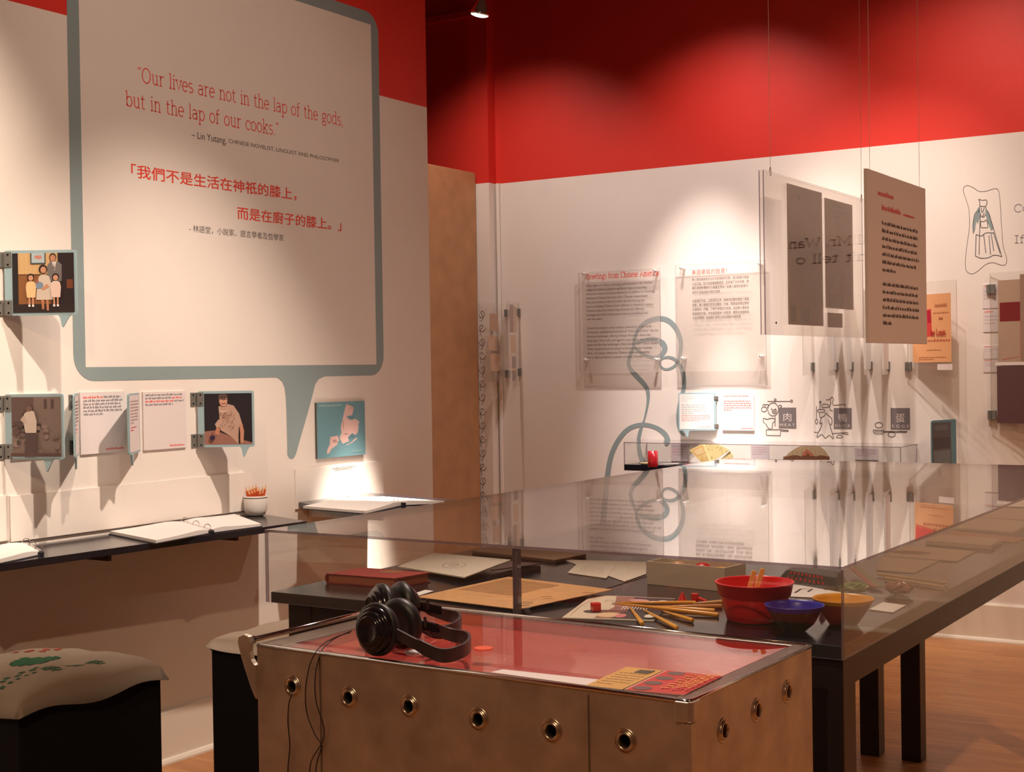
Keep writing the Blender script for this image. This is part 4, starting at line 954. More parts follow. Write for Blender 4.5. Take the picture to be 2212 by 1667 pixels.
# ================================================================== STEEL CART
ZK = .985
cA_, cB_, cC_ = AZ(555, 1390, ZK), AZ(1490, 1513, ZK), AZ(1730, 1390, ZK)
kx = (cB_-cA_); kx.z = 0; KL = kx.length; kx.normalize(); ky = Z_.cross(kx); KD = (cC_-cB_).dot(ky)
K0 = cA_.copy()
def K(a, b, z): return V((K0.x, K0.y, 0))+kx*a+ky*b+Z_*z
cart = thing('steel_cart', 'stainless steel food cart with round portholes and a red glass top', 'cart', K(KL/2, KD/2, 0))
def holed(name, o, du, dv, nrm, L_, H_, holes, r, th=.0015):
    """steel sheet with round holes: a filled 2-D curve turned into a mesh"""
    cu = bpy.data.curves.new('c', 'CURVE'); cu.dimensions = '2D'; cu.fill_mode = 'BOTH'; cu.extrude = th/2
    def ring(pts):
        s = cu.splines.new('POLY'); s.points.add(len(pts)-1); s.use_cyclic_u = True
        for p, q in zip(s.points, pts): p.co = (q[0], q[1], 0, 1)
    ring([(0, 0), (L_, 0), (L_, H_), (0, H_)])
    for x, y in holes: ring([(x+r*math.cos(2*PI*i/28), y+r*math.sin(2*PI*i/28)) for i in range(28)])
    ob = bpy.data.objects.new('c', cu); me = bpy.data.meshes.new_from_object(ob)
    mb = M(); mb.add([o+du*p.co.x+dv*p.co.y+nrm*(p.co.z-th/2) for p in me.vertices], [list(p.vertices) for p in me.polygons])
    bpy.data.objects.remove(ob); bpy.data.curves.remove(cu); bpy.data.meshes.remove(me)
    return build(mb, name, STEEL, cart)
def on_plane(px, o, n):
    d = ray(*px); return EYE+d*((o-EYE).dot(n)/d.dot(n))
ZB = .16
fo = K(0, 0, ZB); ro = K(KL, 0, ZB); zt_ = ZK-.004
fh = [(on_plane(p, fo, -ky)-fo) for p in ((632, 1482), (754, 1506), (884, 1525), (1034, 1553), (1192, 1578), (1351, 1600))]
rh = [(on_plane(p, ro, kx)-ro) for p in ((1562, 1577), (1634, 1533), (1700, 1493))]
HR = .0104
FH = [(v.dot(kx), v.z) for v in fh]; RH = [(v.dot(ky), v.z) for v in rh]
zh = sum(b for a, b in FH)/len(FH)
holed('front_panel', fo, kx, Z_, -ky, KL, zt_-ZB, FH, HR); holed('side_panel', ro+kx*.0, ky, Z_, kx, KD, zt_-ZB, RH, HR)
build(M().prism([K(0, .0016, ZB), K(0, KD, ZB), K(0, KD, zt_), K(0, .0016, zt_)], kx*.0015), 'side_panel', STEEL, cart)
build(M().prism([K(.002, KD, ZB), K(KL-.002, KD, ZB), K(KL-.002, KD, zt_), K(.002, KD, zt_)], -ky*.0015), 'back_panel', STEEL, cart)
build(M().prism([K(.002, .002, ZB), K(KL-.002, .002, ZB), K(KL-.002, KD-.002, ZB), K(.002, KD-.002, ZB)], Z_*.0015), 'bottom_panel', BLACKM, cart)
for (hx, hz), o, du, nr in [(h, fo, kx, -ky) for h in FH]+[(h, ro, ky, kx) for h in RH]:
    c0 = o+du*hx+Z_*hz
    ringp = [(HR*1.0, -.010), (HR*1.0, .0010), (HR*1.06, .0038), (HR*1.20, .0052), (HR*1.38, .0046), (HR*1.50, .0022), (HR*1.54, .0004), (HR*1.66, .0003), (HR*1.80, .0020), (HR*1.94, .0014), (HR*2.0, .0001)]
    build(M().lathe(ringp, c0+nr*.0001, nr, 36, capends=False), 'porthole_ring', RINGM, cart, smooth=True)
# rim of the top and its rounded corner
rw = .030
o4 = [(0, 0), (KL, 0), (KL, KD), (0, KD)]; i4 = [(rw*1.9, .012), (KL-rw, .012), (KL-rw, KD-rw*.75), (rw*1.9, KD-rw*.75)]
mb = M()
for k in range(4):
    j = (k+1) % 4; a, b, c_, d = o4[k], o4[j], i4[j], i4[k]
    mb.prism([K(*a, ZK-.004), K(*b, ZK-.004), K(*c_, ZK-.004), K(*d, ZK-.004)], Z_*.004)
build(mb, 'top_rim', mat('rim_steel', (.36, .31, .26), .30, 1., noise=(14, .14)), cart, bevel=.0015)
mb = M(); mb.tube([K(.002, -.0005, ZK-.002), K(KL-.012, -.0005, ZK-.002)]+[K(KL-.012+.012*math.sin(a), .0115-.012*math.cos(a), ZK-.002) for a in [PI/2*i/6 for i in range(1, 7)]]+[K(KL+.0005, KD-.004, ZK-.002)], .0032, 8)
mb.tube([K(KL-rw*.3, KD-.006, ZK+.0005), K(rw, KD-.006, ZK+.0005)], .0025, 8)
build(mb, 'rolled_edge', CHROME, cart, smooth=True)
for hx in (on_plane((1272, 1570), fo, -ky)-fo, on_plane((693, 1540), fo, -ky)-fo):
    x = hx.dot(kx); build(M().prism([K(x-.0012, 0, ZB+.01), K(x+.0012, 0, ZB+.01), K(x+.0012, 0, ZK-.012), K(x-.0012, 0, ZK-.012)], -ky*.0012), 'panel_seam', mat('seam_dark', (.18, .12, .08), .5, .6), cart)
mb = M().prism([K(KL-.012, -.0035, ZB), K(KL+.0035, -.0035, ZB), K(KL+.0035, .012, ZB), K(KL+.0018, .012, ZB), K(KL+.0018, -.0018, ZB), K(KL-.012, -.0018, ZB)], Z_*(ZK-.036-ZB)); build(mb, 'corner_post', STEEL, cart)
mb = M().prism([K(KL-.024, -.006, ZK-.034), K(KL-.002, -.006, ZK-.034), K(KL+.006, .002, ZK-.034), K(KL+.006, .026, ZK-.034), K(KL+.0018, .026, ZK-.034), K(KL+.0018, -.0018, ZK-.034), K(KL-.024, -.0018, ZK-.034)], Z_*.032); build(mb, 'corner_cap', STEEL, cart, bevel=.002)
RDK = mat('red_enamel', (.74, .055, .035), .5)
build(M().prism([K(rw*1.9, .012, ZK-.030), K(KL-rw, .012, ZK-.030), K(KL-rw, KD-rw*.75, ZK-.030), K(rw*1.9, KD-rw*.75, ZK-.030)], Z_*.004), 'red_tray', RDK, cart)
mb = M()
for k in range(4):
    j = (k+1) % 4; a, b = i4[k], i4[j]; mb.add([K(*a, ZK-.0262), K(*b, ZK-.0262), K(*b, ZK-.0042), K(*a, ZK-.0042)], [[0, 1, 2, 3]])
build(mb, 'tray_wall', RDK, cart)
build(M().prism([K(rw*1.9+.0005, .0125, ZK-.0042), K(KL-rw-.0005, .0125, ZK-.0042), K(KL-rw-.0005, KD-rw*.75-.0005, ZK-.0042), K(rw*1.9+.0005, KD-rw*.75-.0005, ZK-.0042)], Z_*.004, 0, 1), 'glass_top', [clear('cart_glass', (.95, .93, .92), .012, 1.52), ACE], cart)
for a in (.06, KL-.06):
    for b in (.06, KD-.06):
        q = K(a, b, 0); fk = build(M().prism([K(a-.02, b-.022, .092), K(a+.02, b-.022, .092), K(a+.02, b+.022, .092), K(a-.02, b+.022, .092)], Z_*(ZB-.092)), 'caster', STEEL, cart)
        build(M().tube([q-kx*.012+Z_*.045, q+kx*.012+Z_*.045], .045, 20), 'wheel', BLACKM, fk)
# push handle across the left end
hb0 = on_plane((536, 1386), K(-.012, 0, 0), kx); hb1 = on_plane((772, 1316), K(-.012, 0, 0), kx)
hx0 = -.020; hz = ZK+.004
HB = lambda y, z: K(hx0, y, z)
build(M().tube([HB(-.004, hz), HB(KD*.98, hz)], .0055, 12), 'handle_bar', CHROME, cart, smooth=True)
for yb2 in (-.006, KD*.985):
    pr = [(-.044, hz+.006), (-.030, hz+.012), (-.016, hz+.009), (-.013, hz-.004), (-.015, hz-.020), (-.011, hz-.034), (-.004, hz-.042), (.0, hz-.044), (.0, hz-.110), (-.012, hz-.090), (-.030, hz-.050), (-.042, hz-.018), (-.046, hz-.004)]
    build(M().prism([K(a, yb2, z) for a, z in pr], ky*.012), 'handle_bracket', STEEL, cart, bevel=.002)
    build(M().tube([K(hx0, yb2+.012, hz), K(hx0, yb2+.018, hz)], .008, 12), 'handle_collar', CHROME, cart)
# cards lying on the glass
def tray_card(name, label, px, m_, cat, fill=None, th=.0006):
    z = ZK+.0003; P = [AZ(*p, z) for p in px]; t = thing(name, label, cat, sum(P, V((0, 0, 0)))/4)
    build(M().prism(P, Z_*th), 'card', m_, t)
    if fill: c = Canvas(*[p+Z_*(th+.0003) for p in P], Z_); fill(c); c.build('print', t)
tray_card('paper_strip', 'long plain white paper strip along the front of the cart glass', ((1085, 1446), (1294, 1468), (1272, 1481), (1060, 1452)), PINKP, 'paper')
def art_yc(c):
    c.rect(0, 0, 1, 1, (206, 156, 78)); c.bars(.12, .30, .92, 6, .11, .03, (96, 66, 40), None, .5)
    for k in range(6): c.poly([(.46+.07*k, .06), (.44+.07*k, .24), (.49+.07*k, .26), (.52+.07*k, .08)], (84, 70, 52))
tray_card('yellow_card', 'yellow printed card on the cart glass next to the red card', ((1353, 1441), (1433, 1449), (1344, 1490), (1266, 1481)), PAPER, 'card', art_yc)
def art_rc(c):
    c.rect(0, 0, 1, 1, (196, 50, 44)); c.rect(0, 0, .035, 1, (214, 160, 140))
    for x, y in ((.26, .10), (.24, .36), (.22, .62), (.22, .88)): c.ell(x, y, .15, .085, (112, 82, 78), 22)
    for x, n in ((.50, 8), (.70, 10), (.88, 11)):
        for k in range(n):
            y = .08+.82*k/n; c.rect(x, y, x+.13, y+.022, (220, 150, 60)); c.rect(x+(.0 if k % 2 else .10), y, x+(.025 if k % 2 else .13), y+.055, (220, 150, 60))
tray_card('red_card', 'red card with dark discs and yellow capitals at the cart glass corner', ((1437, 1449), (1562, 1461), (1478, 1502), (1348, 1490)), PAPER, 'card', art_rc)
q = AZ(1044, 1400, ZK+.0003); r = .018
tag(build(M().lathe([(r, 0), (r, .0012)], q, Z_, 28), 'orange_disc', rgb(226, 92, 52, .5)), 'flat orange disc on the cart glass right of the headphones', 'disc')

# ------------------------------------------------------------------ headphones
SH = mat('gloss_black_plastic', (.012, .010, .013), .18); PADM = mat('black_leatherette', (.014, .011, .013), .45, bump=(300, .08)); BND = mat('headband_vinyl', (.035, .020, .022), .42)
def headphones(label, c1, c2, apex, R, tilt, cable):
    """two ear cups standing on edge, joined by a band lying on its side"""
    c1, c2, apex = V(c1), V(c2), V(apex)
    t = thing('headphones', label, 'headphones', ((c1.x+c2.x)/2, (c1.y+c2.y)/2, ZK+.0005), 'black headphones on the cart')
    mid = (c1+c2)/2; ax = (c1-c2).normalized(); out = (apex-mid); out.z = 0
    perp0 = Z_.cross(out).normalized(); perp0 = perp0 if perp0.dot(ax) > 0 else -perp0
    for c0, s in ((c1, 1), (c2, -1)):
        a = (ax*s+out.normalized()*.0+Z_*tilt).normalized()
        build(M().lathe([(R*.06, .022), (R*.40, .0225), (R*.46, .0255), (R*.52, .0255), (R*.56, .0225), (R*.58, .0195), (R*.64, .0205), (R*.70, .0190), (R*.73, .0150), (R*.75, .0125), (R*.82, .0130), (R*.88, .0105), (R*.92, .005), (R*.92, 0)], c0, a, 40), 'ear_cup', SH, t, smooth=True)
        build(M().lathe([(R*.55, -.014), (R*.80, -.017), (R*.98, -.012), (R*1.05, -.004), (R*1.03, .003), (R*.97, .0048)], c0, a, 40), 'ear_cushion', PADM, t, smooth=True)
        # slider arm from the cup towards the band
        p0 = c0+a*.016; o2 = out.normalized()
        build(M().obox(p0+o2*(R*.80)-Z_*.010+perp0*s*.004, o2*.020-Z_*.006+perp0*s*.008, a*.0042, Z_*.0085), 'slider', SH, t, bevel=.002)
    perp = Z_.cross(out).normalized(); perp = perp if perp.dot(ax) > 0 else -perp; zl = ZK+.0150
    PB = lambda u_, v_, z_: V(((mid+out*u_+perp*v_).x, (mid+out*u_+perp*v_).y, z_))
    e1 = c1+ax*.014+out.normalized()*R*.75; e2 = c2-ax*.014+out.normalized()*R*.75; zc_ = c1.z
    ctl = [e1, PB(.42, .084, (zc_+zl)/2), PB(.72, .094, zl), PB(.93, .062, zl), PB(1, 0, zl), PB(.93, -.062, zl), PB(.72, -.094, zl), PB(.42, -.084, (zc_+zl)/2), e2]
    pts = [V(p) for p in smooth_path([tuple(p) for p in ctl], 5)]; n = len(pts)-1
    mb = M(); hw = .0125; th = .0028; vs = []
    for i, p in enumerate(pts):
        tg = (pts[min(i+1, n)]-pts[max(i-1, 0)]).normalized(); nn = tg.cross(Z_).normalized()
        hh = hw*(1.0 if 5 < i < n-5 else .82)
        vs += [p-nn*th-Z_*hh, p+nn*th-Z_*hh, p+nn*th+Z_*hh, p-nn*th+Z_*hh]
    fs = [[4*i+a, 4*i+(a+1) % 4, 4*i+4+(a+1) % 4, 4*i+4+a] for i in range(n) for a in range(4)]+[[0, 3, 2, 1], [4*n, 4*n+1, 4*n+2, 4*n+3]]
    build(mb.add(vs, fs), 'headband', BND, t, bevel=.001)
    build(M().tube(smooth_path([tuple(p) for p in cable], 6), .0011, 6), 'cable', mat('cable_black', (.012, .01, .012), .5), t, smooth=True)
    return t
def zk(x, y, h=0): return AZ(x, y, ZK+h)
def cartpx(x, y, off=.006): return on_plane((x, y), fo-ky*off, -ky)
RC = .0460
c1 = zk(814, 1418); c1.z = ZK+RC*1.05+.0008
a1 = V((-.06, -.998, 0)); c2 = c1-a1*.070
ap = zk(1014, 1410); ap.z = ZK+RC
cb = [zk(757, 1366, .028), zk(735, 1372, .022), zk(705, 1386, .010), zk(690, 1398, .004), zk(680, 1412, .002)]+[cartpx(*p) for p in ((668, 1440), (660, 1490), (663, 1540), (680, 1585), (694, 1610), (684, 1650), (680, 1700))]
headphones('nearer black headphones, ringed outer cup facing the camera on the cart top', c1, c2, ap, RC, .06, cb)
c1b = zk(824, 1366); c1b.z = ZK+RC*1.05+.0008
c2b = zk(874, 1360); c2b.z = ZK+RC*1.05+.0008
ap2 = zk(994, 1362); ap2.z = ZK+RC
cb2 = [zk(760, 1362, .030), zk(728, 1376, .016), zk(708, 1390, .006), zk(696, 1404, .002)]+[cartpx(*p) for p in ((684, 1440), (680, 1480), (684, 1520), (698, 1565), (697, 1600), (672, 1645), (668, 1700))]
headphones('farther black headphones behind the first pair on the cart top', c1b, c2b, ap2, RC, .05, cb2)
cb3 = [cartpx(632, 1494, -.004), cartpx(630, 1500), cartpx(624, 1520), cartpx(622, 1560), cartpx(626, 1610), cartpx(622, 1660), cartpx(624, 1720)]
tag(build(M().tube(smooth_path([tuple(p) for p in cb3], 5), .0011, 6), 'audio_cable', MATS['cable_black'], smooth=True), 'thin black cable hanging out of the leftmost porthole of the cart', 'cable')
crumple_px = zk(893, 1418)
mb = M(); rr = random.Random(4); n, k = 6, 12; vs = []
for i in range(n+1):
    for j in range(k):
        a = PI*i/n; b = 2*PI*j/k; s_ = 1+rr.uniform(-.14, .14); vs.append(crumple_px+V((.020*math.sin(a)*math.cos(b)*s_, .009*math.sin(a)*math.sin(b)*s_, .0006+max(0, .006-.006*math.cos(a)*s_ if 0 < i < n else (0 if i == 0 else .011)))))
tag(build(mb.add(vs, [[i*k+j, i*k+(j+1) % k, (i+1)*k+(j+1) % k, (i+1)*k+j] for i in range(n) for j in range(k)]), 'crumpled_tissue', PAPER), 'crumpled white tissue on the cart glass under the nearer headphones', 'tissue')

# ================================================================== BACK WALL
# ribbon swirl painted on the wall
def bwpath(mb, pts, wd, h=.0012, close=False):
    p = smooth_path(pts, 5); n = len(p)
    W_ = wd if isinstance(wd, (list, tuple)) else [wd]*len(pts)
    ws = []
    for i in range(len(pts)-1):
        for k in range(5): ws.append(W_[i]+(W_[i+1]-W_[i])*k/5)
    ws.append(W_[-1])
    mb.stroke([BW(x, y, h) for x, y in p], [q*8.6/FPX for q in ws], -Y_, 0, close)
sw = thing('ribbon_swirl', 'big looping grey-blue ribbon swirl painted on the back wall between the two greeting panels', 'wall graphic', BW(1420, 850, 0))
mb = M()
bwpath(mb, [(1381, 974), (1379.5, 950), (1384, 928), (1392, 905), (1399, 873), (1400, 851), (1395.5, 835), (1380, 817), (1364, 800), (1358, 785), (1361, 768), (1368, 750), (1371, 731), (1378, 713), (1396, 696), (1421, 688), (1443, 692), (1460, 709), (1470, 734), (1470, 760), (1464, 782), (1452, 794), (1437, 797.5), (1426, 789), (1427, 777), (1440, 771.5), (1456, 775), (1468, 788), (1476, 807), (1478, 829), (1474.5, 848), (1467, 873), (1464, 905), (1468, 928), (1478, 941)],
       [10, 9, 8, 4, 6, 9, 10, 11, 10, 9, 8, 7, 7, 8, 10, 11, 11, 11, 10, 9, 7, 6, 5, 5, 5, 6, 7, 9, 10, 10, 9, 7, 7, 7, 5])
build(mb, 'main_loop', BLUE, sw)
mb = M(); bwpath(mb, [(1366, 742), (1376, 739), (1389, 735.5), (1411, 732.5), (1430, 740), (1436, 753), (1429, 766), (1414, 772), (1395, 767.5), (1380, 758), (1367, 745)], [5, 6, 8, 10, 12, 13, 9, 6, 7, 7, 5], .0014); build(mb, 'inner_curl', BLUE, sw)
mb = M(); bwpath(mb, [(1300, 1150), (1306, 1090), (1312, 1030), (1320, 985), (1336, 950), (1358, 926), (1386, 917), (1414, 922), (1434, 935), (1442, 950), (1438, 962)], [14, 14, 13, 12, 11, 10, 9, 9, 11, 13, 6], .0016); build(mb, 'left_arch', BLUE, sw)
mb = M(); bwpath(mb, [(1381, 972), (1386, 990), (1398, 1004), (1420, 1014), (1450, 1012), (1477, 1003), (1485, 1030), (1487, 1080), (1480, 1150)], [10, 11, 12, 10, 8, 9, 10, 10, 10], .0018); build(mb, 'lower_loop', BLUE, sw)

# two clear greeting panels on stand-offs
STB = mat('standoff_white', (.80, .77, .74), .35)
def standoff_panel(name, label, tl, tr, br, bl, pins, fill, so=.035):
    P = [BW(*p, so) for p in (tl, tr, br, bl)]
    x0, x1 = (P[0].x+P[3].x)/2, (P[1].x+P[2].x)/2; z1, z0 = (P[0].z+P[1].z)/2, (P[2].z+P[3].z)/2
    t = thing(name, label, 'wall panel', ((x0+x1)/2, YB, z0)); y = YB-so
    build(pane(M(), (x0, y-.006, z0), (x1, y, z1)), 'pane', [ACF, ACE], t)
    fill(t, x0, x1, z0, z1, y-.0066)
    for p in pins:
        q = BW(*p, so+.006); mb = M().lathe([(.009, 0), (.009, .018), (.0075, .020)], q, -Y_, 16); s = build(mb, 'standoff_cap', STB, t, smooth=False)
        build(M().tube([V((q.x, YB-.0005, q.z)), V((q.x, y+.0002, q.z))], .008, 14), 'standoff_barrel', STB, t)
        build(M().lathe([(.003, 0), (.003, .0008)], q-Y_*.0203, -Y_, 8), 'screw', BLACKM, s)
EN = ["As an agent of cultural exchange and innovation, the Chinese", "restaurant industry played a significant role in expanding", "American tastes and food preferences. In addition to inventing", "distinctive Chinese American fare, Chinese restaurateurs", "have also acted as cultural brokers by introducing and", "accommodating Chinese food traditions to American culture.", "Chinese restaurant menus help illustrate the different", "strategies by which restaurateurs have accomplished this", "over the years.", "",
      "Outside the nation's urban centers, particularly in the Pacific", "Northwest, establishments known as “chop suey parlors” dot the", "American landscape, offering Chinese American dishes like", "chop suey, chow mein, and egg foo yung side by side with typical", "American fare like hamburgers, fried chicken, and T-bone steaks.", "These restaurants are as unique to America as the roadside", "diner, conveying a distinctive Chinese American sensibility", "that is often perceived, however, as simply Chinese."]
def fill_en(t, x0, x1, z0, z1, y):
    a = BW(1266, 604, .042); b = BW(1423, 594, .042); mb = M()
    slab(mb, "Greetings from Chinese America", V((a.x, y, (a.z+b.z)/2)), X_, Z_, -Y_, b.x-a.x, .0235, .15); build(mb, 'heading', INKR, t, label='red heading')
    mb = M(); p = BW(1266, 619.5, .042); lh = 9.0*8.75/FPX
    for k, s_ in enumerate(EN):
        if s_: put_text(mb, s_, V((p.x, y, p.z-k*lh-(0 if k < 9 else lh*.15))), X_, Z_, lh*.78, spacing=.93)
    build(mb, 'body_text', rgb(92, 74, 70, .7), t)
standoff_panel('greeting_panel', 'clear wall panel with English text headed in red, left of the swirl', (1251, 590), (1427, 578), (1427, 803), (1253, 806), ((1262, 591), (1415, 584), (1265, 777), (1418, 776)), fill_en)
ZH = ["華人餐館業做為文化交流及革新的代表，成功拓展大美國", "人的口味；除了創造美國華裔菜，亦促進了文化共識，使", "華人食物的傳統引入美國主流中。從華人餐館的菜單中，", "我們可見其達致改革的成果。", "", "在美國的市區，尤其是西北岸，被稱為的雜碎餐館了美國", "景象；華人餐館的菜色如雜碎、炒麵、芙蓉蛋與典型美食", "如漢堡包、炸雞、丁骨牛排等並列而陳。這些華人餐館與", "路邊餐館同樣，成為美國獨有一道風景，體現出美國華裔", "文化的風情；但美國人卻常以為這是純中國風情。"]
def fill_zh(t, x0, x1, z0, z1, y):
    a = BW(1494, 592, .042); b = BW(1570, 588, .042); mb = M(); put_text(mb, "美國華裔的致意！", V((a.x, y, (a.z+b.z)/2-.003)), X_, Z_, .034, b.x-a.x); build(mb, 'heading', INKR, t, label='red Chinese heading')
    mb = M(); p = BW(1495, 607, .042); q = BW(1617, 600, .042); lh = 9.05*8.5/FPX
    for k, s_ in enumerate(ZH):
        if s_: put_text(mb, s_, V((p.x, y, (p.z+q.z)/2-k*lh)), X_, Z_, lh*.74, (q.x-p.x) if k not in (3, 9) else (q.x-p.x)*(.51 if k == 3 else .87))
    build(mb, 'body_text', rgb(92, 74, 70, .7), t)
standoff_panel('greeting_panel', 'clear wall panel with Chinese text headed in red, right of the swirl', (1459, 571), (1655, 562), (1654, 800), (1462, 803), ((1472, 579), (1641, 570), (1475, 774), (1644, 769)), fill_zh)

# blue flap and text card over the wall case
h = BW(1549, 930, 0)
def art_sheet(c):
    c.rect(0, 0, 1, 1, PAPER); c.bars(.06, .08, .5, 3, .06, .015, (170, 170, 180), None, .4); c.bars(.06, .32, .8, 5, .06, .016, (120, 120, 130), None, .5); c.bars(.06, .62, .92, 4, .05, .018, (190, 90, 90), None, .6); c.bars(.55, .95, .95, 1, .05, .016, (190, 90, 90), None, 1)
zz0, zz1 = BW(1507, 929, .02).z, BW(1507, 848, .02).z
wd = zz1-zz0
aa = open_angle(V((h.x, YB-.012, 0)), -X_, -Y_, wd, (zz0+zz1)/2, 1466, .02, 1.2)
flap('hinged_text_flap', 'small blue hinged flap with white text sheet on the back wall above the wall case', (h.x, YB, 0), zz0, zz1, wd, aa, -X_, -Y_, None, None, .80, hinges=True, hs=.4)
ft = [o for o in C.objects if o.name.startswith('hinged_text_flap')][0]
d_ = -X_*math.cos(aa)-Y_*math.sin(aa); fn_ = V((0, 0, 0))
nn_ = d_.cross(Z_).normalized(); nn_ = nn_ if nn_.y < 0 else -nn_
o_ = V((h.x, YB-.012, zz0)); e_ = .0042
c = Canvas(*[o_+d_*(u_*wd)+Z_*(v_*wd)+nn_*e_ for u_, v_ in ((.97, .965), (.06, .965), (.06, .035), (.97, .035))], nn_); art_sheet(c); c.build('text_sheet', ft)
def cP(c): c.bars(.07, .06, .95, 1, .06, .02, INKR, None, .9); c.bars(.07, .20, .95, 5, .062, .022, INKR, None, .25); c.bars(.6, .95, .97, 1, .05, .02, INKR, None, 1)
wall_card('text_card', 'pinkish text card with red lines right of the small blue flap', (1560, 852), (1629, 851), (1628, 929), (1559, 930), cP, BW, -Y_)

# food pictograms beside the grey character tiles
TILE = rgb(118, 110, 112, .7)
def pict(label, tile, word, zhc, strokes, w=.0040, circ=()):
    (x0, y0), (x1, y1) = tile
    t = thing('food_pictogram', label, 'wall graphic', BW((x0+x1)/2, y1, 0), 'food pictograms on the back wall')
    a, b = BW(x0, y0, .001), BW(x1, y1, .001)
    build(M().prism([V((a.x, YB-.0003, b.z)), V((b.x, YB-.0003, b.z)), V((b.x, YB-.0003, a.z)), V((a.x, YB-.0003, a.z))], -Y_*.002), 'tile', TILE, t, label='grey square tile')
    W = b.x-a.x; H = a.z-b.z; mb = M()
    put_text(mb, zhc, V((a.x+W*.27, YB-.0026, b.z+H*.36)), X_, Z_, W*.50, W*.46); put_text(mb, word, V((a.x+W*.07, YB-.0026, b.z+H*.08)), X_, Z_, W*.21, W*.86, spacing=1.5)
    build(mb, 'lettering', rgb(222, 208, 200, .7), t)
    mb = M()
    for s_ in strokes: mb.stroke([BW(1640+x/6.506, 840+y/6.506, .0012) for x, y in (smooth_path(s_, 4) if len(s_) > 2 else s_)], w, -Y_)
    for cx, cy, rx, ry in circ: mb.stroke([BW(1640+(cx+rx*math.cos(a))/6.506, 840+(cy+ry*math.sin(a))/6.506, .0012) for a in [2*PI*i/20 for i in range(20)]], w, -Y_, 0, True)
    build(mb, 'line_drawing', rgb(112, 104, 102, .7), t)
pict('pig and chopping board line drawing with grey tile reading MEAT', ((1682, 880), (1720, 924)), 'MEAT', '肉',
     [[(115, 172), (440, 172)], [(222, 160), (222, 195)], [(80, 230), (100, 215), (135, 225), (110, 260)], [(270, 245), (285, 225), (318, 240), (290, 262)], [(45, 235), (60, 215), (85, 222), (80, 245)], [(75, 480), (55, 450), (65, 410), (110, 425), (160, 410), (220, 420), (215, 455), (190, 480), (175, 560), (125, 545), (90, 480)], [(225, 385), (222, 520)], [(100, 570), (300, 570)], [(300, 570), (298, 655)], [(298, 655), (100, 650)], [(100, 650), (100, 570)], [(300, 570), (415, 580)], [(300, 590), (412, 594)]],
     circ=((195, 285, 75, 92), (213, 315, 32, 28), (455, 168, 14, 16), (225, 150, 13, 14), (68, 285, 38, 34), (203, 316, 4, 6), (222, 316, 4, 6), (172, 280, 4, 4), (232, 280, 4, 4)))
pict('hanging duck and kitchen tools line drawing with grey tile reading DUCK', ((1801, 881), (1840, 925.5)), 'DUCK', '鴨',
     [[(940, 150), (990, 145), (1020, 112), (1042, 140), (1030, 200), (1045, 225), (1100, 225), (1205, 215), (1200, 250)], [(1000, 160), (1005, 200), (990, 240), (1000, 290), (1035, 310)], [(880, 255), (885, 220), (930, 212), (970, 225), (968, 255), (880, 258)], [(820, 320), (825, 292), (900, 285), (922, 305), (900, 325), (820, 322)], [(805, 240), (806, 420)], [(858, 180), (852, 280)], [(845, 340), (860, 400), (920, 370), (935, 335), (980, 380), (1020, 420), (1015, 500), (985, 480), (970, 430)], [(870, 410), (850, 490), (880, 470), (870, 530), (830, 610), (812, 680), (880, 640), (930, 690), (985, 650), (1045, 700), (1020, 600), (990, 500)], [(770, 605), (820, 610)], [(1030, 625), (1250, 610)], [(1150, 620), (1255, 640)], [(1085, 685), (1100, 655), (1140, 645), (1172, 680), (1085, 685)]],
     circ=((806, 455, 16, 34), (858, 182, 11, 12)))
pict('eggs and spatula line drawing with grey tile reading EGGS', ((1924, 881), (1966, 927)), 'EGGS', '蛋',
     [[(1600, 580), (1625, 625), (1740, 625), (1738, 580), (1600, 575)], [(1620, 600), (1730, 600)], [(1740, 595), (1960, 595), (2080, 602)], [(1740, 606), (2075, 610)], [(1960, 590), (2080, 596)]],
     circ=((1682, 507, 54, 38), (1862, 640, 50, 34)))

# wall mounted case with its objects
CX0, CX1, CY0, CZ0, CZ1 = -3.885, -2.228, 7.37, .922, 1.054
t = thing('wall_case_shelf', 'black shelf board under the clear wall case on the back wall', 'shelf', ((CX0+CX1)/2, YB, CZ0-.036))
build(M().box((CX0, CY0, CZ0-.036), (CX1, YB-.001, CZ0)), 'shelf_board', BLACK, t, bevel=.002)
for k in range(5): build(M().lathe([(.003, 0), (.003, .001)], V((CX0+.20+k*.33, CY0, CZ0-.018)), -Y_, 8), 'screw', CHROME, t)
case('long clear case mounted on the back wall below the food pictograms', CX0, CX1, CY0, YB-.002, CZ0+.0003, CZ1, 'wall_case', .005, True)
CI = CZ0+.0006
q = AZ(1410.5, 1008, CI); r = 11.2*px_of(q)[2]/FPX; hc = 34*px_of(q)[2]/FPX
t = thing('red_cup', 'small red lacquer cup at the left end of the wall case', 'cup', q)
build(M().lathe([(.002, 0), (r*.95, 0), (r, .004), (r, hc), (r*.93, hc), (r*.90, .006), (.002, .004)], q, Z_, 28), 'body', mat('red_lacquer', (.42, .012, .022), .2), t, smooth=True)
mb = M(); 
for a in (-.35, .0, .3): mb.stroke([q+V((r*1.003*math.sin(a+.05*k-.3), -r*1.003*math.cos(a+.05*k-.3), hc*(.30+.12*k))) for k in range(4)], .003, V((math.sin(a-.3), -math.cos(a-.3), 0)))
build(mb, 'gold_mark', rgb(190, 110, 40, .4), t, label='faint gold brush mark')
q = AZ(1394.5, 1002, CI); tag(build(M().lathe([(.002, 0), (.026, 0), (.034, .006), (.033, .0075), (.024, .002), (.002, .0015)], q, Z_, 28), 'cream_dish', rgb(232, 206, 150, .4), smooth=True), 'flat cream dish in front of the red cup in the wall case', 'dish')
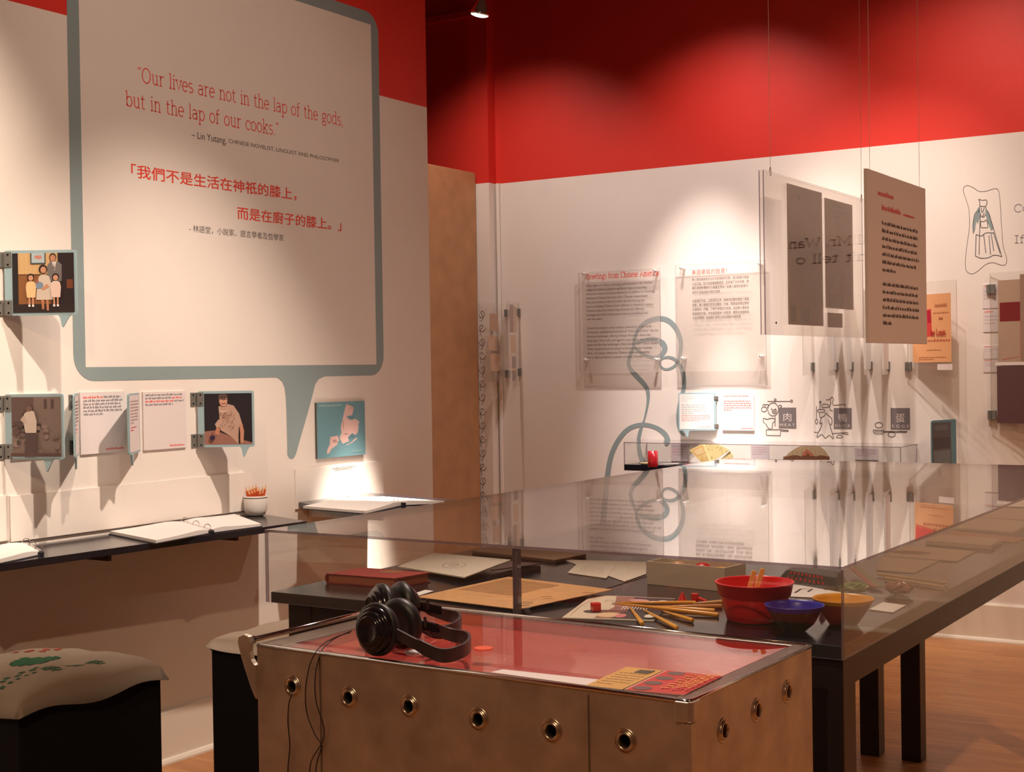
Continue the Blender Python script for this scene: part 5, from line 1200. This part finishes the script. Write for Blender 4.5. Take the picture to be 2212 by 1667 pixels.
for k, (a, b, m_) in enumerate((((1424, 1003), (1466, 1001), PAPER), ((1428, 1007), (1474, 1004), BLACKM))):
    a, b = AZ(*a, CI+.003), AZ(*b, CI+.003); tag(build(M().tube([a, b], .003, 8), 'case_chopstick', m_), ('white' if k == 0 else 'black')+' chopstick lying right of the red cup in the wall case', 'chopstick')
q = AZ(1498, 1005, CI); tag(build(M().obox(q+Z_*.004, X_*.05, Y_*.012, Z_*.0035), 'red_matchbook', rgb(206, 50, 44, .5)), 'thin red packet lying under the fanned menus in the wall case', 'packet')
def cl(c): c.bars(.1, .2, .92, 4, .15, .035, (190, 140, 150), None, .7)
for k, (tl, br, lb) in enumerate((((1450, 957), (1487.5, 996), 'greyish label card behind the red cup in the wall case'), ((1621.5, 961), (1661.5, 991), 'pinkish label card between fanned menus and hand fan in the wall case'), ((1846.5, 967), (1897, 993), 'outlined label card right of the hand fan in the wall case'))):
    wall_card('case_label', lb, tl, (br[0], tl[1]), br, (tl[0], br[1]), cl, BW, -Y_, .004, mat('label_grey', (.60, .53, .56), .7), 'label cards in the wall case', 'label')
def art_menu(c):
    c.rect(0, 0, 1, 1, (236, 222, 160))
    for k in range(26): c.ell(.08+.84*rnd.random(), .08+.84*rnd.random(), .022, .02, rnd.choice([(120, 150, 70), (150, 160, 90), (200, 150, 90)]), 6)
def art_menu2(c):
    c.rect(0, 0, 1, 1, (230, 208, 140)); c.rect(.12, .08, .88, .48, (226, 180, 120)); c.rect(.18, .14, .82, .42, (236, 214, 158))
    for k in range(22): c.ell(.12+.76*rnd.random(), .55+.4*rnd.random(), .03, .02, rnd.choice([(206, 150, 90), (196, 130, 80)]), 6)
for k, (pts, art, lb) in enumerate(((((1550, 998), (1577, 974), (1584, 984), (1580, 992)), art_menu, 'rightmost of three fanned cream menus in the wall case'), (((1528, 1003), (1517, 957), (1549, 955), (1577, 972)), art_menu, 'middle of three fanned cream menus in the wall case'), (((1519, 1004), (1489, 972), (1518, 956.5), (1535, 1001)), art_menu2, 'leftmost of three fanned cream menus in the wall case, with orange frame'))):
    P = [AY(*p, 7.52-.006*k) for p in pts]; P[0].z = max(P[0].z, CI+.0005)
    for p in P: p.z = max(min(p.z, CZ1-.007), CI+.0005)
    t = thing('fanned_menu', lb, 'menu', P[0], 'fanned menus in the wall case')
    build(M().prism(P, Y_*.004), 'cover', CREAM, t); c = Canvas(P[1]-Y_*.0004, P[2]-Y_*.0004, P[3]-Y_*.0004, P[0]-Y_*.0004, -Y_); art(c); c.build('print', t)
# folding hand fan
t = thing('hand_fan', 'open paper hand fan with dark flowered lower edge in the wall case', 'fan', AY(1742, 1010, 7.5))
ov = [(1690, 993), (1697, 985), (1708, 975), (1722, 966), (1738, 961), (1756, 960), (1770, 963), (1781, 971), (1788, 981), (1793, 993)]
P = [AY(*p, 7.5) for p in ov]
zmin = CI+.001
for p in P: p.z = max(p.z, zmin)
build(M().prism(P, Y_*.003), 'leaf', rgb(186, 164, 128, .7), t)
mb = M(); cc = AY(1742, 1000, 7.5)
band = [AY(x, max(y, 986-5*math.sin((x-1690)/103*PI)+0), 7.4985) for x, y in [(1692+i*10, 983+3*math.sin(i*2.1)) for i in range(11)]]
low = [AY(1692+i*10, 993, 7.4985) for i in range(11)]
for i in range(10): mb.poly([low[i], low[i+1], band[i+1], band[i]])
build(mb, 'flower_border', rgb(116, 70, 44, .7), t, label='dark brown flowered border')
mb = M()
for x, y, r in ((1738, 980, .012), (1746, 976, .010), (1752, 981, .011), (1742, 973, .008)): c0 = AY(x, y, 7.4975); mb.poly([c0+V((r*math.cos(a), 0, r*math.sin(a))) for a in [2*PI*i/10 for i in range(10)]])
build(mb, 'flowers', rgb(196, 110, 84, .6), t)
for k in range(9):
    x = 1700+k*10.5; a, b = AY(x, 992, 7.4972), AY(1742+(x-1742)*.9, 966+abs(x-1745)*.22, 7.4972); build(M().stroke([a, b], .0012, -Y_), 'rib', rgb(140, 112, 84, .6), t)

# clear hinged pages on the back wall
def page(label, hpx, fpx, ytop, ybot, wd, tdir, lo, hi, clips, art=None, paper=None, group='clear hinged pages on the back wall', both=False, T=.006, ac=None):
    hb_, ht_ = BW(hpx, ybot, .01), BW(hpx, ytop, .01); z0, z1 = hb_.z, ht_.z; hh = V((hb_.x, YB, 0)); base_ = V((hh.x, YB-.012, 0))
    a = open_angle(base_, tdir, -Y_, wd, (z0+z1)/2, fpx, lo, hi); d = tdir*math.cos(a)-Y_*math.sin(a); nn = d.cross(Z_).normalized(); nn = nn if nn.y < 0 else -nn
    if abs(nn.y) < .15 and nn.x > 0: pass
    t = thing('acrylic_page', label, 'hinged page', (hh.x, YB, z0), group)
    o = V((hh.x, YB-.012, z0)); H = z1-z0
    P = lambda u_, v_, k=0: o+d*(u_*wd)+Z_*(v_*H)+nn*k
    build(M().prism([P(0, 0, -T/2), P(1, 0, -T/2), P(1, 1, -T/2), P(0, 1, -T/2)], nn*T, 0, 1), 'pane', [ac or ACP, ACL], t)
    if paper: build(M().prism([P(u_, v_, -T/2-.0018) for u_, v_ in ((paper[0], paper[1]), (paper[2], paper[1]), (paper[2], paper[3]), (paper[0], paper[3]))], nn*(T+.0036)), 'paper', PAPER, t)
    if art:
        L_, R_ = (0, 1) if tdir.x > 0 else (1, 0)
        c = Canvas(P(L_, 1, T/2+.0020), P(R_, 1, T/2+.0020), P(R_, 0, T/2+.0020), P(L_, 0, T/2+.0020), nn); art(c); c.build('mounted_prints', t)
    for v_ in clips:
        mb = M().obox(P(.035, v_, 0), d*(.012/1), nn*.007, Z_*.024); mb.obox(P(-.012, v_, 0)-nn*0, d*.010, nn*.010, Z_*.024); build(mb, 'hinge_clip', GREYM, t, bevel=.001)
    return t
pg = (.02, .06, .98, .98)
CLP = [.10, .90]
page('clear page nearest the Chinese greeting panel with square grey clip', 1756, 1734, 628, 810, .20, -X_, 1.2, 2.6, CLP)
page('second clear page from the Chinese greeting panel, white paper inside', 1807, 1788, 627, 810, .20, -X_, 1.2, 2.6, CLP, None, pg)
page('third clear page from the Chinese greeting panel, white paper inside', 1840, 1826, 627, 809, .20, -X_, 1.2, 2.6, CLP, None, pg)
page('fourth clear page from the Chinese greeting panel, white paper inside', 1881, 1867, 627, 808, .20, -X_, 1.2, 2.6, CLP, None, pg)
page('fifth clear page from the Chinese greeting panel, nearest the orange menu', 1919, 1906, 627, 808, .20, -X_, 1.2, 2.6, CLP, None, pg)
def art_left(c): c.rect(.35, .13, .65, .35, (196, 164, 140)); c.rect(.30, .42, .62, .60, (216, 186, 160)); c.rect(.36, .64, .7, .86, (212, 180, 156))
page('clear page with faded slips beside the wall corner pipe', 1098, 1062, 656, 824, .24, -X_, .2, 1.3, [.10, .88], art_left)
def art_right(c):
    c.rect(.12, .05, .42, .38, (204, 176, 152)); c.rect(.40, .03, .78, .38, (140, 96, 74))
    for k in range(16): c.ell(.43+.32*rnd.random(), .06+.29*rnd.random(), .03, .016, rnd.choice([(96, 62, 48), (176, 128, 96)]), 6)
    c.rect(.20, .41, .70, .64, (212, 172, 130)); c.rect(.25, .48, .66, .60, (120, 84, 66)); c.rect(.22, .68, .58, .83, (120, 92, 80)); c.rect(.22, .84, .58, .86, (214, 160, 60)); c.rect(.22, .86, .58, .99, (110, 62, 52)); c.rect(.62, .65, .92, .83, (222, 200, 200)); c.bars(.65, .68, .9, 4, .04, .012, (196, 140, 140), None, .7)
    for k in range(14): c.ell(.25+.3*rnd.random(), .88+.09*rnd.random(), .03, .014, rnd.choice([(170, 110, 90), (70, 36, 32)]), 6)
page('clear page with small mounted photographs left of the English greeting panel', 1123, 1192, 654, 824, .24, X_, .2, 1.3, [.12, .88], art_right)
def art_orange(c):
    c.rect(.12, .13, .90, .83, (226, 166, 116)); c.poly([(.12, .32), (.50, .28), (.52, .56), (.14, .60)], (206, 66, 60)); c.poly([(.42, .30), (.5, .29), (.51, .42), (.43, .43)], (180, 20, 50))
    c.bars(.58, .27, .82, 1, .05, .03, (150, 70, 40), None, 1); c.bars(.55, .335, .86, 1, .05, .012, (160, 84, 50), None, 1); c.bars(.66, .40, .74, 1, .05, .025, (150, 70, 40), None, 1); c.bars(.30, .62, .88, 1, .05, .02, (170, 60, 40), None, 1); c.bars(.4, .71, .7, 1, .05, .008, (160, 84, 50), None, 1); c.bars(.25, .785, .85, 2, .02, .008, (160, 84, 50), None, .5)
    k = c._m((176, 52, 36)); a = c.pt(.50, .555, .004); b = c.pt(.80, .555, .004); slab(c.mb, 'ne Louis', a, (b-a).normalized(), Z_, c.n, (b-a).length, .022, .22, k); c.rect(.62, .85, .92, .91, (226, 212, 206))
page('clear page holding an orange menu with a red figure, right of the hanging boards', 1962, 2067, 612, 818, .34, X_, .1, 1.0, [.13, .87], art_orange)
def art_far(c):
    c.rect(.10, .05, .98, .565, (172, 146, 124)); c.rect(.12, .19, .40, .31, (120, 30, 32)); c.line([(.15, .55), (.36, .53), (.36, .30)], .003, (190, 60, 50)); c.rect(.36, .02, .50, .56, (150, 122, 104)); c.rect(.06, .565, .98, .585, (222, 212, 206))
    c.rect(.08, .59, .98, .95, (92, 62, 62)); c.rect(.45, .63, .98, .87, (124, 98, 80)); c.ell(.62, .74, .08, .06, (150, 120, 96))
page('clear page at the right picture edge with a red print over a dark photograph', 2142, 2330, 590, 930, .50, X_, .1, 1.2, [.10, .9], art_far)
# labels left of that page, grey-blue holder below
def lab(n):
    def f(c): c.bars(.08, .10, .6, 1, .1, .05, INKR, None, .8); c.bars(.08, .3, .92, n, .16, .03, (180, 160, 170), None, .6)
    return f
for tl, br, n, lb in (((2122.5, 614), (2168, 666), 3, 'tallest white label card, top of the column near the right edge'), ((2123.5, 670), (2168, 717), 3, 'white label card second from the top near the right edge'), ((2124, 747), (2156, 775), 2, 'white label card third from the top near the right edge'), ((2124.5, 777), (2162, 804), 2, 'lowest white label card of the column near the right edge')):
    wall_card('wall_label', lb, tl, (br[0], tl[1]-1), (br[0], br[1]-1), (tl[0]+.5, br[1]), lab(n), BW, -Y_, .004, mat('label_white', (.72, .66, .66), .7), 'white label cards near the right edge', 'label')
A_ = [AY(*p, YB-.03) for p in ((2012, 908), (2052, 903), (2056, 1000), (2021, 1000))]
def art_dk(c):
    c.rect(0, 0, 1, 1, (92, 84, 88)); c.rect(.05, .35, .95, .62, (76, 66, 70)); c.rect(.05, .66, .95, .98, (110, 116, 118)); c.rect(.1, .06, .8, .2, (104, 100, 104))
h = BW(2066, 990, 0); zz0, zz1 = BW(2040, 1003, .02).z, BW(2040, 905, .02).z
flap('hinged_photo_flap', 'teal hinged flap with a dark print on the back wall right of the wall case', (h.x, YB, 0), zz0, zz1, .24, open_angle(V((h.x, YB-.012, 0)), -X_, -Y_, .24, (zz0+zz1)/2, 2012, .1, 1.5), -X_, -Y_, None, None, .7, mat('flap_teal', (.10, .22, .27), .5), hinges=False)
ft = C.objects[[o.name for o in C.objects if o.get('label', '').startswith('teal hinged')][0]]
aa = open_angle(V((h.x, YB-.012, 0)), -X_, -Y_, .24, (zz0+zz1)/2, 2012, .1, 1.5)
d_ = -X_*math.cos(aa)-Y_*math.sin(aa); nn_ = d_.cross(Z_).normalized(); nn_ = nn_ if nn_.y < 0 else -nn_; o_ = V((h.x, YB-.012, zz0)); H_ = zz1-zz0
c = Canvas(*[o_+d_*(u_*.24)+Z_*(v_*H_)+nn_*.0042 for u_, v_ in ((.98, .95), (.22, .95), (.22, .03), (.98, .03))], nn_); art_dk(c); c.build('photograph', ft)

# robed figure drawing and wall lettering
rb_ = thing('robed_figure_drawing', 'outline drawing of a robed bearded figure inside a wavy frame on the back wall', 'wall graphic', BW(2125, 590, 0))
def rp(pts, n=4): return [BW(2060+x/6.17, 370+y/6.17, .0012) for x, y in (smooth_path(pts, n) if n else pts)]
mb = M(); mb.stroke(rp([(130, 270), (135, 215), (180, 188), (260, 215), (340, 265), (440, 262), (540, 230), (600, 262), (622, 450), (640, 750), (660, 990), (705, 1150), (695, 1235), (640, 1250), (520, 1215), (420, 1245), (320, 1330), (240, 1365), (175, 1330), (155, 1230), (175, 1000), (210, 750), (205, 520), (170, 390), (130, 270)]), .0026, -Y_); build(mb, 'wavy_frame', rgb(120, 112, 110, .7), rb_)
mb = M()
mb.poly(rp([(330, 480), (285, 555), (262, 700), (262, 830), (285, 780), (300, 660), (320, 700), (350, 620), (360, 560), (345, 480)], 0)); mb.poly(rp([(430, 500), (470, 560), (500, 650), (530, 760), (500, 790), (455, 680), (430, 590), (420, 510)], 0))
build(mb, 'robe_shading', BLUE, rb_, label='grey-blue shoulders of the robe')
mb = M()
for s_ in ([(335, 370), (380, 385), (440, 385), (428, 460), (350, 460), (350, 420), (335, 370)], [(345, 465), (335, 540), (285, 560), (258, 700), (262, 830)], [(425, 465), (440, 520), (470, 560), (530, 760), (640, 1130)], [(360, 560), (350, 700), (345, 850)], [(385, 600), (410, 550)], [(360, 590), (395, 610), (430, 570)], [(360, 660), (365, 740), (420, 750), (455, 740), (440, 650), (400, 670), (360, 660)], [(300, 840), (290, 1120)], [(345, 850), (340, 1110)], [(400, 840), (430, 1090)], [(470, 850), (492, 1110)], [(500, 830), (535, 1060)], [(530, 820), (620, 1090)], [(285, 1125), (360, 1155), (460, 1150), (540, 1115), (645, 1135)], [(300, 840), (370, 860), (430, 820), (540, 820)], [(365, 480), (380, 550), (410, 480)]):
    mb.stroke(rp(s_), .0038, -Y_)
build(mb, 'robe_lines', rgb(104, 100, 104, .7), rb_)
GTX = rgb(150, 146, 152, .7)
wl = thing('wall_lettering', 'grey slab serif wall lettering starting with Co and If at the right edge', 'lettering', BW(2200, 520, 0))
for s_, p, wdt, xh in (('Co', (2190, 458), .078, .027), ('If', (2191, 525), .055, .027)):
    mb = M(); slab(mb, s_, BW(*p, .0012), X_, Z_, -Y_, wdt, xh, .15); build(mb, 'letters', GTX, wl)
for s_, p, wdt, xh in (('ll Mr. Wan', (1872, 526), .46, .034), ("n't tell o", (1874, 562), .42, .034)):
    v0 = BW(*p, .0012); x0 = 2*(-1.7145)-v0.x; mb = M(); slab(mb, s_, V((x0, YB-.0012, v0.z)), X_, Z_, -Y_, wdt, xh, .17); build(mb, 'letters', rgb(84, 80, 86, .7), wl)

# ================================================================== HANGING BOARDS
WIRE = mat('steel_wire', (.55, .46, .38), .5, .3)
XH = -1.7145
t = thing('hanging_board', 'thick clear board with two brown sheets hung on wires before the back wall', 'hanging board', (XH, 4.77, 1.598))
y0_, y1_ = AX(1652, 540, XH).y, AX(1872, 560, XH).y; z0_, z1_ = 1.598, 2.130
hp = AX(1650, 362, XH), AX(1662, 717, XH); z1_ = (hp[0].z+AX(1866, 434, XH).z)/2; z0_ = (hp[1].z+AX(1880, 735, XH).z)/2
ACB = clear('board_acrylic', (.985, .98, .975), .008)
build(pane(M(), (XH-.004, y0_, z0_), (XH, y1_, z1_)), 'front_pane', [ACB, ACE], t); build(pane(M(), (XH-.018, y0_, z0_), (XH-.014, y1_, z1_)), 'back_pane', [ACB, ACE], t)
SB = mat('old_brown_sheet', (.28, .13, .085), .7, noise=(10, .15)); SB2 = mat('old_grey_sheet', (.32, .17, .12), .7, noise=(12, .12))
def bsheet(px, m_, nm, x=XH-.009):
    P = [AX(*p, x) for p in px]; ya, yb2 = (P[0].y+P[3].y)/2, (P[1].y+P[2].y)/2; zt2, zb2 = (P[0].z+P[1].z)/2, (P[2].z+P[3].z)/2
    o = build(M().box((x-.001, ya, zb2), (x, yb2, zt2)), nm, m_, t); return ya, yb2, zb2, zt2
ya, yb2, zb2, zt2 = bsheet(((1697, 394), (1772, 416), (1782, 706), (1706, 699)), SB, 'left_sheet')
c = Canvas(V((XH-.0088, ya, zt2)), V((XH-.0088, yb2, zt2)), V((XH-.0088, yb2, zb2)), V((XH-.0088, ya, zb2)), X_)
c.ell(.32, .08, .04, .02, (96, 66, 58)); c.line([(.5, .3), (.45, .4), (.5, .5), (.42, .6)], .004, (110, 80, 70)); c.rect(.05, .86, .22, .98, (84, 50, 44)); c.rect(.36, .88, .6, .98, (96, 62, 54)); c.build('left_print', t)
ya, yb2, zb2, zt2 = bsheet(((1779, 423), (1838, 445), (1847, 672), (1786, 662)), SB2, 'right_sheet')
c = Canvas(V((XH-.0088, ya, zt2)), V((XH-.0088, yb2, zt2)), V((XH-.0088, yb2, zb2)), V((XH-.0088, ya, zb2)), X_)
c.bars(.15, .06, .85, 3, .05, .014, (120, 92, 80), None, .6); c.rect(.10, .86, .62, .99, (112, 66, 52)); c.build('right_print', t)
bsheet(((1788, 674), (1820, 678), (1820, 710), (1789, 704)), mat('mauve_label', (.34, .23, .22), .7), 'small_label')
for px_ in ((1664, 372), (1861, 436)):
    q = AX(*px_, XH-.009); q.z = z1_-.012
    build(M().tube([V((q.x, q.y, ZC)), V((q.x, q.y, z1_+.018))], .0007, 6), 'wire', WIRE, t)
    build(M().tube([q+V((0, .006*math.sin(a), .014*math.cos(a)+.016)) for a in [2*PI*i/14 for i in range(14)]], .0013, 6, close=True), 'wire_loop', WIRE, t)
for px_ in ((1676, 697), (1873, 713)): q = AX(*px_, XH); build(M().lathe([(.004, .0003), (.004, .002)], q, X_, 8), 'rivet', BLACKM, t)
XH2 = -1.436
y0_, y1_ = (AX(1873, 362, XH2).y+AX(1878, 738, XH2).y)/2, (AX(1997, 408, XH2).y+AX(2005, 745, XH2).y)/2
z1_ = (AX(1873, 362, XH2).z+AX(1997, 408, XH2).z)/2; z0_ = (AX(1878, 738, XH2).z+AX(2005, 745, XH2).z)/2
t = thing('hanging_board', 'opaque pinkish brown board with red and black Chinese text hung on wires', 'hanging board', (XH2, (y0_+y1_)/2, z0_))
build(M().box((XH2-.012, y0_, z0_), (XH2, y1_, z1_)), 'board', mat('board_pinkish', (.70, .56, .50), .7), t, bevel=.001)
c = Canvas(V((XH2+.0006, y0_, z1_)), V((XH2+.0006, y1_, z1_)), V((XH2+.0006, y1_, z0_)), V((XH2+.0006, y0_, z0_)), X_)
c.bars(.16, .135, .42, 1, .05, .022, INKR, None, 1); c.bars(.22, .215, .54, 1, .05, .022, INKR, None, 1); c.bars(.58, .215, .78, 1, .05, .012, INKR, None, 1)
bt2 = rgb(104, 88, 84, .7); c.bars(.22, .30, .86, 7, .046, .015, bt2, None, .34); c.bars(.22, .66, .86, 6, .046, .015, bt2, None, .22)
c.build('print', t)
for px_ in ((1879, 368), (1986, 402)):
    q = AX(*px_, XH2-.006); build(M().tube([V((q.x, q.y, ZC)), V((q.x, q.y, z1_+.0005))], .0007, 6), 'wire', WIRE, t)

# ================================================================== SPOT LAMP
lp = AD(1036, 30, 6.0); aim = V((-3.77, 4.95, .86)); ax = (aim-lp).normalized()
t = thing('spot_lamp', 'small chrome spot lamp with glowing lens hanging at the top of the picture', 'lamp', lp)
build(M().lathe([(.006, -.085), (.016, -.080), (.018, -.055), (.026, -.040), (.038, -.010), (.041, 0), (.041, .006), (.038, .006)], lp, ax, 28, capends=False), 'reflector', CHROME, t, smooth=True)
build(M().lathe([(.0378, .002), (.034, .007), (.020, .011), (.0005, .012)], lp, ax, 28), 'lens', mat('lamp_lens', (1, 1, 1), .2, emit=((1, .93, .82), 14)), t, smooth=True)
q = lp-ax*.080; build(M().tube([q, q+Z_*.03, V((q.x, q.y, ZC-.001))], .006, 8), 'stem', CHROME, t)
build(M().lathe([(.035, 0), (.035, .02), (.006, .02)], V((q.x, q.y, ZC-.0205)), Z_, 20), 'ceiling_cup', BLACKM, t)
spot(lp+ax*.03, aim, 2300, 20, .85, (1, .86, .72), .03)
